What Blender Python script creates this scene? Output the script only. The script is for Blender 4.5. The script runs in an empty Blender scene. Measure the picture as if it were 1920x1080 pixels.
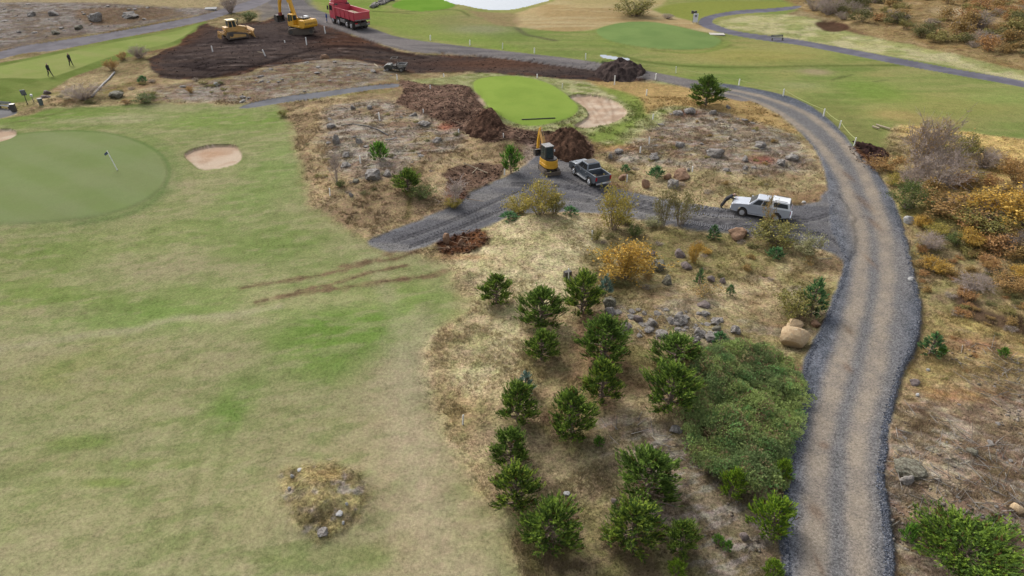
import bpy, math, random
import numpy as np
from mathutils import Vector, Matrix
random.seed(7); rng = np.random.default_rng(7)
sc = bpy.context.scene; COL = sc.collection
# ------------------------------------------------------------------ camera, light, exposure
CH = 24.7; TH = math.radians(31.7); CT, ST = math.cos(TH), math.sin(TH); FPX = 1280.0
cam = bpy.data.cameras.new('camera'); cam.lens = 24.0; cam.sensor_width = 36.0; cam.clip_end = 12000; cam.clip_start = 0.5
co = bpy.data.objects.new('camera', cam); COL.objects.link(co)
co.location = (0, 0, CH); co.rotation_euler = (math.radians(90) - TH, 0, 0); sc.camera = co
SUN_EL, SUN_AZ = math.radians(42), math.radians(-38)      # azimuth from +Y towards +X
w = bpy.data.worlds.new('World'); sc.world = w; w.use_nodes = True
nt = w.node_tree; bg = nt.nodes['Background']
sky = nt.nodes.new('ShaderNodeTexSky'); sky.sky_type = 'NISHITA'; sky.sun_disc = False
sky.sun_elevation = SUN_EL; sky.sun_rotation = SUN_AZ; sky.dust_density = 4.0; sky.air_density = 1.0; sky.ozone_density = 1.0
hs = nt.nodes.new('ShaderNodeHueSaturation'); hs.inputs['Saturation'].default_value = 0.32
nt.links.new(sky.outputs[0], hs.inputs['Color']); nt.links.new(hs.outputs[0], bg.inputs['Color'])
bg.inputs['Strength'].default_value = 0.15
sl = bpy.data.lights.new('sun', 'SUN'); sl.energy = 1.08; sl.angle = math.radians(20); sl.color = (1.0, 0.96, 0.9)
so = bpy.data.objects.new('sun', sl); COL.objects.link(so)
sd = Vector((math.sin(SUN_AZ) * math.cos(SUN_EL), math.cos(SUN_AZ) * math.cos(SUN_EL), math.sin(SUN_EL)))
so.rotation_euler = sd.to_track_quat('Z', 'Y').to_euler(); so.location = (0, 0, 60)
vs = sc.view_settings; vs.view_transform = 'Standard'; vs.look = 'None'; vs.gamma = 1; vs.use_curve_mapping = False
vs.exposure = 0.75
try:
    sc.cycles.use_denoising = True; sc.cycles.max_bounces = 5; sc.cycles.diffuse_bounces = 2; sc.cycles.transparent_max_bounces = 4
except Exception: pass
ALB = 0.58
def lin(c):
    c = np.asarray(c, float) / 255.0
    return np.where(c <= 0.04045, c / 12.92, ((c + 0.055) / 1.055) ** 2.4)
def A(r, g, b, k=1.0):       # colour as photographed -> surface albedo
    return lin((r, g, b)) * ALB * k
# ------------------------------------------------------------------ pixel <-> ground survey
def plane(px, py):
    px = np.asarray(px, float); py = np.asarray(py, float)
    a = (px - 960) / FPX; b = (540 - py) / FPX
    t = CH / (ST - b * CT)
    return a * t, (CT + b * ST) * t
def depth_at(y, z=0.0):
    return y * CT + (CH - z) * ST
# ------------------------------------------------------------------ noise
def _h(ix, iy, s):
    n = (ix.astype(np.int64) * 374761393 + iy.astype(np.int64) * 668265263 + s * 974634777) & 0xFFFFFFFF
    n = ((n ^ (n >> 13)) * 1274126177) & 0xFFFFFFFF
    return ((n ^ (n >> 16)) & 0xFFFFFF) / float(0xFFFFFF)
def vn(x, y, s=0):
    ix = np.floor(x); iy = np.floor(y); fx = x - ix; fy = y - iy
    fx = fx * fx * (3 - 2 * fx); fy = fy * fy * (3 - 2 * fy)
    a = _h(ix, iy, s); b = _h(ix + 1, iy, s); c = _h(ix, iy + 1, s); d = _h(ix + 1, iy + 1, s)
    return (a * (1 - fx) + b * fx) * (1 - fy) + (c * (1 - fx) + d * fx) * fy
def fbm(x, y, scale, s=0, o=4, sx=1.0, sy=1.0, rot=0.0, g=0.5):
    cr, sr = math.cos(rot), math.sin(rot)
    X = (x * cr + y * sr) * sx / scale; Y = (-x * sr + y * cr) * sy / scale
    t = 0; a = 1; n = 0
    for i in range(o):
        t = t + a * vn(X + 17.3 * i, Y - 9.1 * i, s * 31 + i); n += a; a *= g
        X, Y = (X * 1.6 + Y * 1.2) , (-X * 1.2 + Y * 1.6)
    return t / n
def ss(x, a, b):
    t = np.clip((x - a) / (b - a), 0, 1); return t * t * (3 - 2 * t)
# ------------------------------------------------------------------ polygons
def smooth_poly(pts, closed=True, n=4):
    P = np.array(pts, float); m = len(P); out = []
    for i in range(m if closed else m - 1):
        if closed: p0, p1, p2, p3 = P[i - 1], P[i], P[(i + 1) % m], P[(i + 2) % m]
        else: p0, p1, p2, p3 = P[max(i - 1, 0)], P[i], P[i + 1], P[min(i + 2, m - 1)]
        for k in range(n):
            t = k / n
            out.append(0.5 * ((2 * p1) + (-p0 + p2) * t + (2 * p0 - 5 * p1 + 4 * p2 - p3) * t * t + (-p0 + 3 * p1 - 3 * p2 + p3) * t ** 3))
    if not closed: out.append(P[-1])
    return np.array(out)
def wpoly(pts, closed=True, n=4):
    S = smooth_poly(pts, closed, n); x, y = plane(S[:, 0], S[:, 1]); return np.stack([x, y], 1)
def seg_dist(X, Y, W, closed):
    d2 = np.full(X.shape, 1e12); m = len(W)
    for i in range(m if closed else m - 1):
        a = W[i]; b = W[(i + 1) % m]; ab = b - a; L = ab @ ab + 1e-12
        t = np.clip(((X - a[0]) * ab[0] + (Y - a[1]) * ab[1]) / L, 0, 1)
        d2 = np.minimum(d2, (X - a[0] - t * ab[0]) ** 2 + (Y - a[1] - t * ab[1]) ** 2)
    return np.sqrt(d2)
def cover(X, Y, pts, soft=0.4, wob=0.0, wsc=2.0, seed=1, n=4):
    """0..1 coverage of the ground by an outline, softened over `soft` metres, wobbled by `wob`."""
    W = wpoly(pts, True, n); pad = soft + wob * 2 + 0.5
    m = (X > W[:, 0].min() - pad) & (X < W[:, 0].max() + pad) & (Y > W[:, 1].min() - pad) & (Y < W[:, 1].max() + pad)
    out = np.zeros(X.shape); x = X[m]; y = Y[m]
    if not len(x): return out
    ins = np.zeros(x.shape, bool); q = len(W)
    for i in range(q):
        a = W[i]; b = W[(i + 1) % q]
        c = (a[1] > y) != (b[1] > y)
        with np.errstate(divide='ignore', invalid='ignore'):
            xi = (b[0] - a[0]) * (y - a[1]) / (b[1] - a[1]) + a[0]
        ins ^= c & (x < xi)
    d = seg_dist(x, y, W, True) * np.where(ins, 1, -1)
    if wob: d = d + (fbm(x, y, wsc, seed, 4) - 0.5) * 2 * wob
    out[m] = ss(d, -soft / 2, soft / 2)
    return out
def stroke(X, Y, pts, width, soft=0.3, wob=0.0, wsc=1.0, seed=3, n=4):
    W = wpoly(pts, False, n); pad = width + soft + wob + 1
    m = (X > W[:, 0].min() - pad) & (X < W[:, 0].max() + pad) & (Y > W[:, 1].min() - pad) & (Y < W[:, 1].max() + pad)
    out = np.zeros(X.shape); x = X[m]; y = Y[m]
    if not len(x): return out
    d = width / 2 - seg_dist(x, y, W, False)
    if wob: d = d + (fbm(x, y, wsc, seed, 3) - 0.5) * 2 * wob
    out[m] = ss(d, -soft / 2, soft / 2)
    return out
def blob(X, Y, px, py, rx, ry):
    """soft gaussian patch: centre and radii as seen in the survey picture"""
    cx, cy = plane(px, py); ex, _ = plane(px + rx, py); _, y1 = plane(px, py - ry); _, y2 = plane(px, py + ry)
    return np.exp(-(((X - cx) / (ex - cx)) ** 2 + ((Y - cy) / ((y1 - y2) / 2)) ** 2))
# ------------------------------------------------------------------ outlines read off the ground
R_FAIR = [(-500,232),(0,222),(90,205),(200,198),(330,194),(430,196),(520,198),(545,250),(560,300),(572,350),(600,400),(650,430),(700,462),
          (760,478),(822,500),(845,530),(858,580),(815,630),(795,670),(800,740),(825,800),(870,860),(905,920),(935,980),(955,1040),(985,1130),(1000,1250),(-900,1250),(-900,600)]
R_TEE = [(-300,150),(0,118),(100,97),(210,74),(320,55),(385,41),(372,55),(335,84),(280,96),(225,112),(180,128),(130,148),(60,185),(0,196),(-300,230)]
R_TEEIN = [(-100,148),(0,124),(100,103),(210,80),(320,60),(372,46),(325,78),(240,98),(190,112),(130,134),(80,147),(0,147),(-100,165)]
R_TOPFAIR = [(585,-60),(570,0),(600,22),(690,50),(700,56),(760,74),(850,86),(950,97),(1050,109),(1180,128),(1300,152),(1400,166),(1480,186),(1550,222),(1598,280),(1645,292),(1668,240),
             (1720,235),(1800,245),(1930,262),(2100,275),(2300,280),(2300,210),(1920,140),(1700,104),(1560,78),(1420,58),(1560,-60)]
R_STRAW = [(965,28),(990,18),(1030,4),(1070,-20),(1100,-80),(1300,-80),(1250,0),(1225,20),(1300,40),(1345,55),(1330,62),(1240,44),(1180,42),(1130,50),(1100,58),(1040,58),(985,52),(968,50)]
R_POND = [(800,-30),(838,2),(870,10),(905,17),(935,19),(965,17),(1000,9),(1040,-4),(1090,-30),(1000,-90),(860,-90)]
R_PALE = [(1340,50),(1380,33),(1450,27),(1520,33),(1560,44),(1600,62),(1690,80),(1790,100),(1920,132),(2200,190),(2200,235),(1920,155),(1800,128),(1700,110),(1600,94),(1500,75),(1400,60)]
R_SCRUB = [(1440,-90),(1480,5),(1530,28),(1590,45),(1625,66),(1700,82),(1800,104),(1930,135),(2300,190),(2300,-90)]
R_RIGHT = [(1660,250),(1700,232),(1760,238),(1830,262),(1930,270),(2300,290),(2300,1250),(1690,1250),(1640,1100),(1640,700),(1690,600),(1670,450),(1600,285)]
R_HEATHR = [(1720,690),(1800,640),(1930,660),(2200,700),(2200,1250),(1650,1250),(1650,820)]
R_PEAT = [(385,44),(415,52),(450,45),(500,40),(515,28),(540,30),(585,42),(620,52),(700,78),(770,100),(860,106),(960,110),(1060,116),(1120,117),(1190,128),(1222,148),
          (1130,152),(1060,148),(960,141),(880,137),(800,137),(760,137),(715,122),(660,112),(600,111),(545,120),(490,127),(430,143),(370,150),(305,148),(285,132),(275,116),(300,97),(335,86),(350,66)]
R_GREENGREY = [(415,5),(470,-5),(560,-40),(580,0),(620,40),(560,34),(520,28),(490,38),(480,18),(430,22)]
R_ROADTOP = [(520,-60),(560,-20),(575,6),(600,20),(690,50),(750,70),(850,84),(950,96),(1050,107),(1130,118),(1200,130),(1300,150),(1400,164),(1400,190),(1340,178),(1270,160),(1200,146),(1130,134),(1050,124),(950,111),(850,101),(770,97),(700,78),(640,58),(585,42),(535,32),(505,10),(480,-30)]
R_ROAD = [(1340,156),(1440,171),(1510,193),(1570,238),(1610,288),(1652,332),(1682,390),(1700,450),(1714,510),(1728,590),(1718,650),(1694,700),(1682,740),(1667,800),(1662,860),
          (1657,900),(1667,960),(1674,1020),(1677,1080),(1682,1250),(1462,1250),(1467,1080),(1461,1000),(1465,930),(1475,850),(1488,780),(1499,720),(1512,665),(1540,610),(1566,545),(1582,490),
          (1560,430),(1553,372),(1549,335),(1533,290),(1500,248),(1450,208),(1385,181),(1340,172)]
R_TRACK = [(690,453),(760,424),(850,386),(880,364),(950,331),(985,310),(1005,292),(1040,290),(1065,302),(1140,345),(1200,364),(1290,382),(1370,391),(1480,386),(1530,378),(1556,360),
           (1600,420),(1590,500),(1560,474),(1480,452),(1400,440),(1300,432),(1200,412),(1130,402),(1050,397),(990,398),(940,410),(905,428),(850,441),(810,458),(770,470),(725,472)]
R_PATHL = [(-300,190),(0,97),(100,78),(200,62),(300,44),(380,28),(425,14),(470,0),(520,-30),(540,-20),(480,14),(430,26),(385,39),(300,57),(200,76),(100,95),(0,111),(-300,215)]
R_PATHM = [(448,203),(475,192),(540,180),(620,170),(690,161),(742,157),(745,163),(690,169),(620,180),(540,191),(480,201)]
R_PAD = [(-40,198),(0,203),(26,206),(30,213),(0,222),(-40,226)]
R_ASPH = [(2300,228),(1920,152),(1800,131),(1700,112),(1600,93),(1500,75),(1440,67),(1380,58),(1345,47),(1336,41),(1345,33),(1390,26),(1450,22),(1490,17),(1500,11),(1440,16),(1380,20),(1330,29),(1311,38),(1314,48),(1340,58),(1390,69),(1440,77),(1500,85),(1600,104),(1700,124),(1800,142),(1920,164),(2300,240)]
R_LIME = [(893,150),(930,143),(980,144),(1025,155),(1055,172),(1078,192),(1084,207),(1066,222),(1035,231),(990,236),(955,226),(922,205),(900,182),(888,164)]
R_COMPLEX = [(755,152),(820,146),(900,137),(1000,140),(1080,152),(1130,150),(1200,160),(1235,150),(1290,160),(1360,180),(1310,200),(1260,215),(1215,245),(1150,275),(1105,262),(1090,250),(1000,246),(930,226),(880,180),(820,162)]
R_SOILB = [(750,152),(775,153),(800,158),(870,158),(893,178),(905,200),(925,222),(960,240),(1030,246),(1085,246),(1105,262),(1112,282),(1095,300),(1045,302),(1010,290),(990,275),(955,262),(900,268),(905,255),(860,246),(830,228),(790,212),(752,198),(740,188),(755,172)]
R_SAND2 = [(1068,181),(1090,178),(1130,182),(1160,193),(1176,211),(1160,225),(1130,235),(1095,240),(1078,234),(1102,220),(1100,206),(1085,194)]
R_SAND2B = [(884,172),(898,180),(912,196),(905,200),(885,196),(870,190)]
R_SAND1 = [(346,292),(360,280),(400,271),(438,272),(449,282),(454,295),(441,308),(408,316),(378,318),(362,308)]
R_SAND0 = [(-60,250),(-10,243),(20,242),(31,248),(25,257),(0,266),(-60,280)]
R_PG = [(-160,330),(-100,280),(0,258),(80,248),(160,247),(230,257),(290,284),(312,318),(303,350),(265,380),(200,403),(100,416),(0,420),(-120,410)]
R_PG3 = [(1118,58),(1140,48),(1180,41),(1230,42),(1290,54),(1340,68),(1353,80),(1330,90),(1270,93),(1200,88),(1140,75)]
R_PG4 = [(735,12),(760,-2),(800,-8),(840,0),(852,12),(820,19),(780,21)]
R_ROUGHL = [(520,200),(600,188),(700,178),(745,170),(760,190),(850,235),(905,262),(990,275),(1000,295),(960,325),(880,362),(840,392),(760,424),(700,450),(650,428),(600,398),(572,350),(560,300),(545,250)]
R_OUTC = [(620,205),(700,190),(760,200),(850,240),(860,270),(790,300),(700,335),(630,320),(610,260)]
R_OUTU = [(300,160),(420,150),(500,128),(600,112),(700,118),(740,140),(690,158),(560,178),(460,192),(380,190),(300,185)]
R_OUTR = [(1140,300),(1200,250),(1260,205),(1340,205),(1440,225),(1500,270),(1520,320),(1420,330),(1330,320),(1250,310)]
R_HILL = [(905,430),(960,410),(1060,402),(1110,415),(1130,460),(1120,520),(1040,570),(980,600),(960,680),(900,740),(850,700),(840,640),(880,560),(860,510),(850,480)]
R_SCRAPE = [(822,448),(850,440),(890,430),(912,436),(910,462),(880,472),(840,476),(824,468)]
R_DIG = [(838,318),(880,308),(935,312),(950,330),(900,352),(870,372),(845,385),(832,350)]
R_MUDR = [(1592,276),(1640,280),(1660,300),(1648,312),(1625,318),(1605,300)]
R_HUMUS = [(880,820),(1000,780),(1120,800),(1240,800),(1330,880),(1440,940),(1465,1100),(1465,1250),(1000,1250),(960,1000)]
R_LICH = [(1120,800),(1230,780),(1310,850),(1400,930),(1460,960),(1465,1100),(1330,1060),(1230,960),(1180,860)]
R_DARKU = [(1120,118),(1150,114),(1185,122),(1225,148),(1190,152),(1130,150)]
R_PUDDLE = [(1126,102),(1140,104),(1160,107),(1180,110),(1176,114),(1155,112),(1130,108)]
R_DITCH = [(1785,560),(1810,555),(1850,580),(1925,600),(2000,620),(2000,660),(1920,630),(1860,610),(1810,590)]
# ------------------------------------------------------------------ ground grid (denser near the middle of the site)
rows_px = np.concatenate([np.arange(1180, 300, -2.6), np.arange(300, 0, -1.3), np.arange(0, -150, -6.0)])
_, ry = plane(960, rows_px)
ys = np.concatenate([[-3000, -900, -300, -100, -30, -5, 2, 7], ry, [ry[-1] * 1.15, ry[-1] * 1.5, ry[-1] * 2.4, ry[-1] * 5, ry[-1] * 12, 9000]])
ws = np.maximum(depth_at(ys), 20.0)
ca = (np.arange(-250, 2171, 2.4) - 960) / FPX
ca = np.concatenate([[-60, -20, -8, -4, -2.4, -1.6, -1.2], ca, [1.2, 1.6, 2.4, 4, 8, 20, 60]])
GX = ws[:, None] * ca[None, :]; GY = np.repeat(ys[:, None], len(ca), 1)
NR, NC = GX.shape
NEAR = ((GY > 8) & (GY < 420) & (np.abs(GX / ws[:, None]) < 1.3))
def appar(x, y, H):
    k = CH / np.maximum(CH - H, 5); return x * k, y * k
MOUNDS = [  # px, py, rx px, ry px, height m
    (612,936,80,58,0.75),(745,290,210,110,1.1),(1010,450,110,70,0.9),(1310,250,170,80,1.0),(560,150,170,32,1.2),
    (915,236,26,15,1.2),(830,215,40,18,.7),(955,262,30,12,.5),(480,80,120,30,0.8),(880,185,18,14,.4),(130,40,160,35,1.6),(250,30,70,14,1.2),(1180,720,200,160,.7),(1800,400,140,70,1.0),(1800,900,120,160,.6),
    (1850,140,180,20,-.4),(1650,40,130,30,1.0),(1850,50,150,40,1.4),(1240,66,110,24,.8),(985,188,90,44,.5),(130,330,190,90,.4),(1230,570,120,60,.5),(1380,780,90,110,.3),(600,640,300,90,.5),(200,800,260,140,-.5),
    (880,0,60,10,-.3),(1100,20,110,25,1.4),(700,30,60,14,.3),(1050,90,120,16,.4),(900,330,40,22,-.35),(867,456,32,12,-.3),(1648,290,18,14,-.7),(1563,48,22,7,-.6),
    (40,20,100,12,.9),(1505,110,160,16,.5),(1760,215,150,30,.6)]
def masks(AX, AY):
    M = {}
    M['road'] = np.maximum(cover(AX, AY, R_ROAD, .35, .12, .8, 11), cover(AX, AY, R_ROADTOP, .5, .2, 1.5, 12))
    M['track'] = cover(AX, AY, R_TRACK, .5, .35, 1.2, 13)
    M['peat'] = cover(AX, AY, R_PEAT, .7, 1.1, 3.5, 14)
    M['soilb'] = np.maximum.reduce([cover(AX, AY, R_SOILB, .5, .7, 1.8, 15), cover(AX, AY, R_SCRAPE, .4, .4, .8, 16), cover(AX, AY, R_DIG, .6, .9, 1.2, 17) * .9, cover(AX, AY, R_MUDR, .4, .4, .8, 18)])
    M['fair'] = np.maximum(cover(AX, AY, R_FAIR, 1.2, .8, 2.5, 19), cover(AX, AY, R_TEE, .8, .6, 3, 20))
    M['sand'] = np.maximum.reduce([cover(AX, AY, q, .18, .08, 1, 21) for q in (R_SAND1, R_SAND0, R_SAND2)] + [cover(AX, AY, R_SAND2B, .4, .3, 1, 2)])
    M['green'] = np.maximum.reduce([cover(AX, AY, q, .3) for q in (R_PG, R_LIME, R_PG3, R_PG4)])
    M['asph'] = np.maximum.reduce([cover(AX, AY, q, .15) for q in (R_PATHL, R_PATHM, R_PAD, R_ASPH)])
    M['top'] = cover(AX, AY, R_TOPFAIR, 1.5, .6, 4, 22)
    M['pond'] = cover(AX, AY, R_POND, .5, .3, 3, 23)
    return M
def height():
    H = np.zeros(GX.shape)
    for (px, py, rx, ry_, h) in MOUNDS:
        H += h * np.minimum(blob(GX, GY, px, py, rx, ry_) * 1.15, 1.0)
    H += (fbm(GX, GY, 22, 5, 3) - .5) * 1.0
    H *= NEAR
    AX, AY = appar(GX, GY, H); M = masks(AX, AY)
    smooth = np.maximum.reduce([M['fair'], M['top'], M['green'], M['road'], M['track'], M['asph']])
    H = H * (1 - .55 * np.maximum(M['road'], M['track']))
    rough = (1 - smooth) * (1 - M['peat']) * (1 - M['soilb'])
    fade = ss(GY, 140, 60)
    H += NEAR * rough * ((fbm(GX, GY, 2.6, 6, 4) - .5) * .55 + (fbm(GX, GY, .8, 7, 3) - .5) * .20 * fade)
    rid = np.abs(fbm(GX, GY, 2.2, 8, 4, sx=.5, sy=1.4) - .5) * 2
    H += NEAR * M['soilb'] * ((.5 - rid) * .5 + (fbm(GX, GY, .6, 9, 3) - .5) * .35)
    H += NEAR * M['peat'] * ((fbm(GX, GY, 4.5, 10, 4, sx=.35, sy=1.5) - .5) * .8 + (fbm(GX, GY, .9, 9, 3) - .5) * .25)
    for q, k in ((R_DARKU, .45),): H += cover(AX, AY, q, 1.5) * (fbm(GX, GY, 1.0, 19, 4) - .5) * 1.2
    # made ground: raised road with ruts, loose shoulders
    H += M['road'] * .22 + M['track'] * .16
    H += M['track'] * (1 - M['road']) * (fbm(GX, GY, 1.6, 31, 3, sx=.3, sy=1.5, rot=-.1) - .5) * .22
    H -= M['sand'] * .28; H += M['green'] * .10; H -= M['asph'] * .02
    H = np.where(M['pond'] > .3, np.minimum(H, -.35), H)
    m = cover(AX, AY, [(530,890),(560,872),(620,868),(670,885),(690,930),(680,970),(640,1000),(600,1010),(560,990),(535,950)], .9)
    H += m * ((fbm(GX, GY, .7, 41, 4) - .5) * .5)
    return H * NEAR, M
HG, M0 = height()
AX, AY = appar(GX, GY, HG)
def Hat(x, y):
    x = np.asarray(x, float); y = np.asarray(y, float)
    i = np.clip(np.searchsorted(ys, y) - 1, 0, NR - 2); fy = np.clip((y - ys[i]) / (ys[i + 1] - ys[i]), 0, 1)
    def row(r):
        a = x / ws[r]; j = np.clip(np.searchsorted(ca, a) - 1, 0, NC - 2); f = np.clip((a - ca[j]) / (ca[j + 1] - ca[j]), 0, 1)
        return HG[r, j] * (1 - f) + HG[r, j + 1] * f
    return row(i) * (1 - fy) + row(i + 1) * fy
def gp(px, py):
    X, Y = plane(px, py); x, y = X, Y
    for _ in range(12):
        z = Hat(x, y); k = (CH - z) / CH; x = x * .4 + X * k * .6; y = y * .4 + Y * k * .6
    return np.array([float(x), float(y), float(Hat(x, y))])
def ppm(P):                 # pixels per metre at a point
    return FPX / depth_at(P[1], P[2])
def top_z(P, py):
    b = (540 - py) / FPX; return CH - P[1] * (ST - b * CT) / (CT + b * ST)
# ------------------------------------------------------------------ ground colours (albedo map of real soil, turf, gravel)
def mix(a, b, t):
    return a * (1 - t[..., None]) + b * t[..., None]
def pal(c, n1, n2):
    return mix(mix(A(*c[0]), A(*c[1]), n1), mix(A(*c[2]), A(*c[3]), n1), n2)
def N(sc_, s, o=4, lo=.35, hi=.65, **k):
    return ss(fbm(AX, AY, sc_, s, o, **k), lo, hi)
def paint():
    n_a, n_b, n_c = N(3.0, 51, 5), N(.9, 52, 4), N(9, 53, 4)
    lic = N(1.3, 54, 5, .50, .66, sx=.6, sy=1.2); dk = N(1.0, 55, 5, .56, .72); n_f = N(.35, 56, 3, .3, .7)
    C = pal([(156,138,106), (138,120,92), (168,152,118), (134,122,90)], n_a, n_b)             # dry heath and rough grass
    C = mix(C, A(118, 86, 66), N(5, 57, 4, .55, .7) * .5)
    C = mix(C, A(118, 114, 66), N(4, 58, 4, .55, .72) * .5)
    T = np.zeros(C.shape); T[..., 0] = 1.0
    def lay(cov, col, tex=None, k=1.0):
        nonlocal C, T
        c = cov * k
        C = mix(C, col if getattr(col, 'ndim', 0) == 3 else np.broadcast_to(np.asarray(col), C.shape), c)
        if tex is not None: T = mix(T, np.broadcast_to(np.array(tex, float), T.shape), c)
    cv = lambda q, s=.5, w=0., ws_=2., sd_=1: cover(AX, AY, q, s, w, ws_, sd_)
    st = lambda q, wd, s=.3, w=0., ws_=1., sd_=3: stroke(AX, AY, q, wd, s, w, ws_, sd_)
    bl = lambda *a: np.minimum(blob(AX, AY, *a) * 1.3, 1)
    # --- rough zones
    lay(cv([(900,540),(960,600),(930,700),(905,780),(920,860),(950,960),(1000,1060),(1010,1150),(930,1150),(840,900),(780,740),(780,640),(830,600)], 2.5, 1, 2), pal([(168,148,112), (152,134,98), (164,148,112), (140,126,90)], n_a, n_b))
    lay(cv([(-400,10),(0,0),(200,0),(400,10),(410,22),(330,35),(200,58),(100,75),(0,95),(-400,150)], 2, 1, 4), pal([(138,126,120), (122,110,102), (150,142,136), (132,116,98)], n_a, n_b)); lay(cv([(-400,12),(0,4),(200,6),(330,16),(250,40),(100,62),(0,85),(-400,130)], 3, 1, 4) * lic, A(160, 156, 152), None, .45); lay(cv([(-400,12),(0,4),(200,6),(330,16),(250,40),(100,62),(0,85),(-400,130)], 3, 1, 4) * dk, A(100, 88, 80), None, .7)
    lay(cv([(-400,-80),(0,-60),(420,-60),(420,8),(330,14),(200,6),(0,4),(-400,10)], 3, 1, 4), A(168, 152, 118))
    lay(cv([(150,18),(290,14),(330,24),(230,45),(160,45)], 2, 1, 3), A(128, 105, 82), None, .7)
    lay(cv(R_ROUGHL, 1.0, .6), pal([(150,130,100), (132,114,88), (158,140,110), (124,106,84)], n_a, n_b))
    for q, k in ((R_OUTC, .9), (R_OUTU, 1), (R_OUTR, .8)):
        m = cv(q, 2.5, 1.2, 3)
        lay(m, pal([(138,122,108), (128,106,90), (148,138,126), (142,128,100)], n_a, n_b), None, k)
        lay(m * N(.8, 154, 5, .48, .66, sx=.5, sy=1.5, rot=.2), A(156, 152, 146), None, .45); lay(m * N(.7, 155, 5, .52, .7, sx=.5, sy=1.4), A(98, 82, 70), None, .65)
    lay(cv(R_HILL, 2.0, .8, 2), pal([(186,172,138), (168,152,120), (180,168,132), (150,142,104)], n_a, n_b))
    lay(cv([(1090,480),(1160,440),(1300,430),(1420,450),(1480,470),(1400,520),(1250,540),(1150,560),(1100,560)], 2, 1), pal([(118,112,70), (112,102,68), (138,124,88), (128,114,80)], n_a, n_b), None, .8)
    lay(cv(R_HUMUS, 3.5, 1.5, 3), pal([(136,122,96), (116,102,80), (150,136,106), (122,114,78)], n_a, n_b), None, .95)
    m = cv(R_LICH, 2.5, 1.2, 2); lay(m, A(122, 108, 94), None, .7); lay(m * N(.5, 158, 5, .47, .66, sx=.5, sy=1.6, rot=.4), A(150, 142, 134), None, .7); lay(m * N(.6, 159, 5, .52, .7), A(80, 72, 50), None, .6)
    m = cv([(1230,540),(1400,520),(1560,500),(1540,600),(1500,650),(1330,660),(1200,640),(1120,590)], 2, 1); lay(m * lic, A(148, 138, 124), None, .5); lay(m * dk, A(110, 90, 62), None, .5)
    # --- right side
    lay(cv(R_RIGHT, 2, 1, 3), pal([(146,128,96), (128,112,86), (152,134,98), (126,118,80)], n_a, n_b))
    lay(cv([(1690,235),(1760,238),(1930,262),(2200,280),(2200,350),(1900,345),(1800,330),(1740,300)], 2, 1), A(186, 160, 106))
    lay(bl(1820,360,110,22), A(180, 152, 104), None, .7); lay(bl(1730,395,60,30), A(122, 116, 64), None, .6); lay(bl(1850,610,90,28), A(166, 146, 94), None, .7)
    m = cv(R_HEATHR, 4, 2, 4); lay(m, pal([(142,122,102), (122,102,86), (152,136,114), (132,114,88)], n_a, n_b)); fl = N(.55, 156, 5, .47, .66, sx=.45, sy=1.8, rot=-.55); fd = N(.5, 157, 5, .5, .68, sx=.5, sy=1.6, rot=-.5); lay(m * fl * (.35 + .65 * lic), A(164, 158, 146), None, .75); lay(m * fd, A(88, 70, 58), None, .55)
    lay(cv([(1700,620),(1930,640),(1930,700),(1800,720),(1720,740)], 3, 1.5), A(150, 130, 82), None, .6); lay(bl(1820,645,60,14), A(140, 98, 82), None, .5); lay(bl(1790,740,70,12), A(166, 122, 76), None, .4)
    lay(cv(R_DITCH, .8, .6, 1), A(92, 72, 62), (0, 0, .8, 0)[:3], .85)
    # --- far right
    lay(cv(R_TOPFAIR, 1.2, .5, 4), pal([(146,150,92), (130,142,82), (158,152,98), (138,148,86)], N(14, 60, 4), N(5, 61, 5, sx=.5, sy=1.5)), (.45, 0, 0)); lay(cv(R_TOPFAIR, 1.2) * N(3.5, 161, 5, .45, .68, sx=.35, sy=1.5), A(160, 156, 104), None, .45); lay(cv(R_TOPFAIR, 1.2) * N(2.5, 162, 5, .5, .7, sx=.35, sy=1.5), A(108, 130, 66), None, .4)
    lay(cv([(590,0),(700,48),(900,88),(1100,112),(1300,146),(1400,160),(1000,96),(870,40),(850,22),(740,24),(690,-30)], 3, 2, 5), A(128, 150, 72), None, .55)
    m = cv(R_STRAW, 1.5, .6, 4); lay(m, pal([(190,168,126), (176,152,110), (184,166,122), (190,172,132)], n_c, N(3, 62, 4, sx=.3, sy=2)), (.4, 0, 0))
    lay(bl(860,38,70,14), A(142, 132, 100), None, .5); lay(bl(900,55,60,8), A(150, 146, 120), None, .6); lay(cv([(870,16),(900,22),(968,27),(968,50),(925,46),(900,32)], 2, .8), A(150, 126, 100), None, .65)
    lay(st([(968,52),(985,64),(1010,70),(1040,76)], 1.2, 1.4), A(96, 92, 74), None, .7)
    lay(st([(1150,98),(1200,114),(1290,124),(1400,126),(1500,124),(1600,123),(1690,122)], 1.0, 1.2), A(84, 100, 50), None, .7)
    lay(st([(700,22),(760,22),(830,18),(862,20),(880,30)], .7, .8), A(84, 96, 54), None, .6); lay(st([(640,14),(690,20),(780,26)], .5, .6), A(80, 80, 50), None, .7)
    lay(st([(1225,94),(1300,100),(1345,92),(1372,84)], .9, 1.0), A(96, 106, 56), None, .6)
    lay(bl(1405,104,120,14), A(158, 150, 86), None, .6); lay(bl(1530,135,28,6), A(168, 152, 122), None, .8); lay(bl(1500,160,40,6), A(158, 158, 112), None, .6)
    lay(bl(1790,200,120,22), A(158, 152, 92), None, .5); lay(bl(1680,215,50,10), A(176, 156, 104), None, .8); lay(bl(1750,230,60,10), A(168, 148, 98), None, .7)
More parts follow.
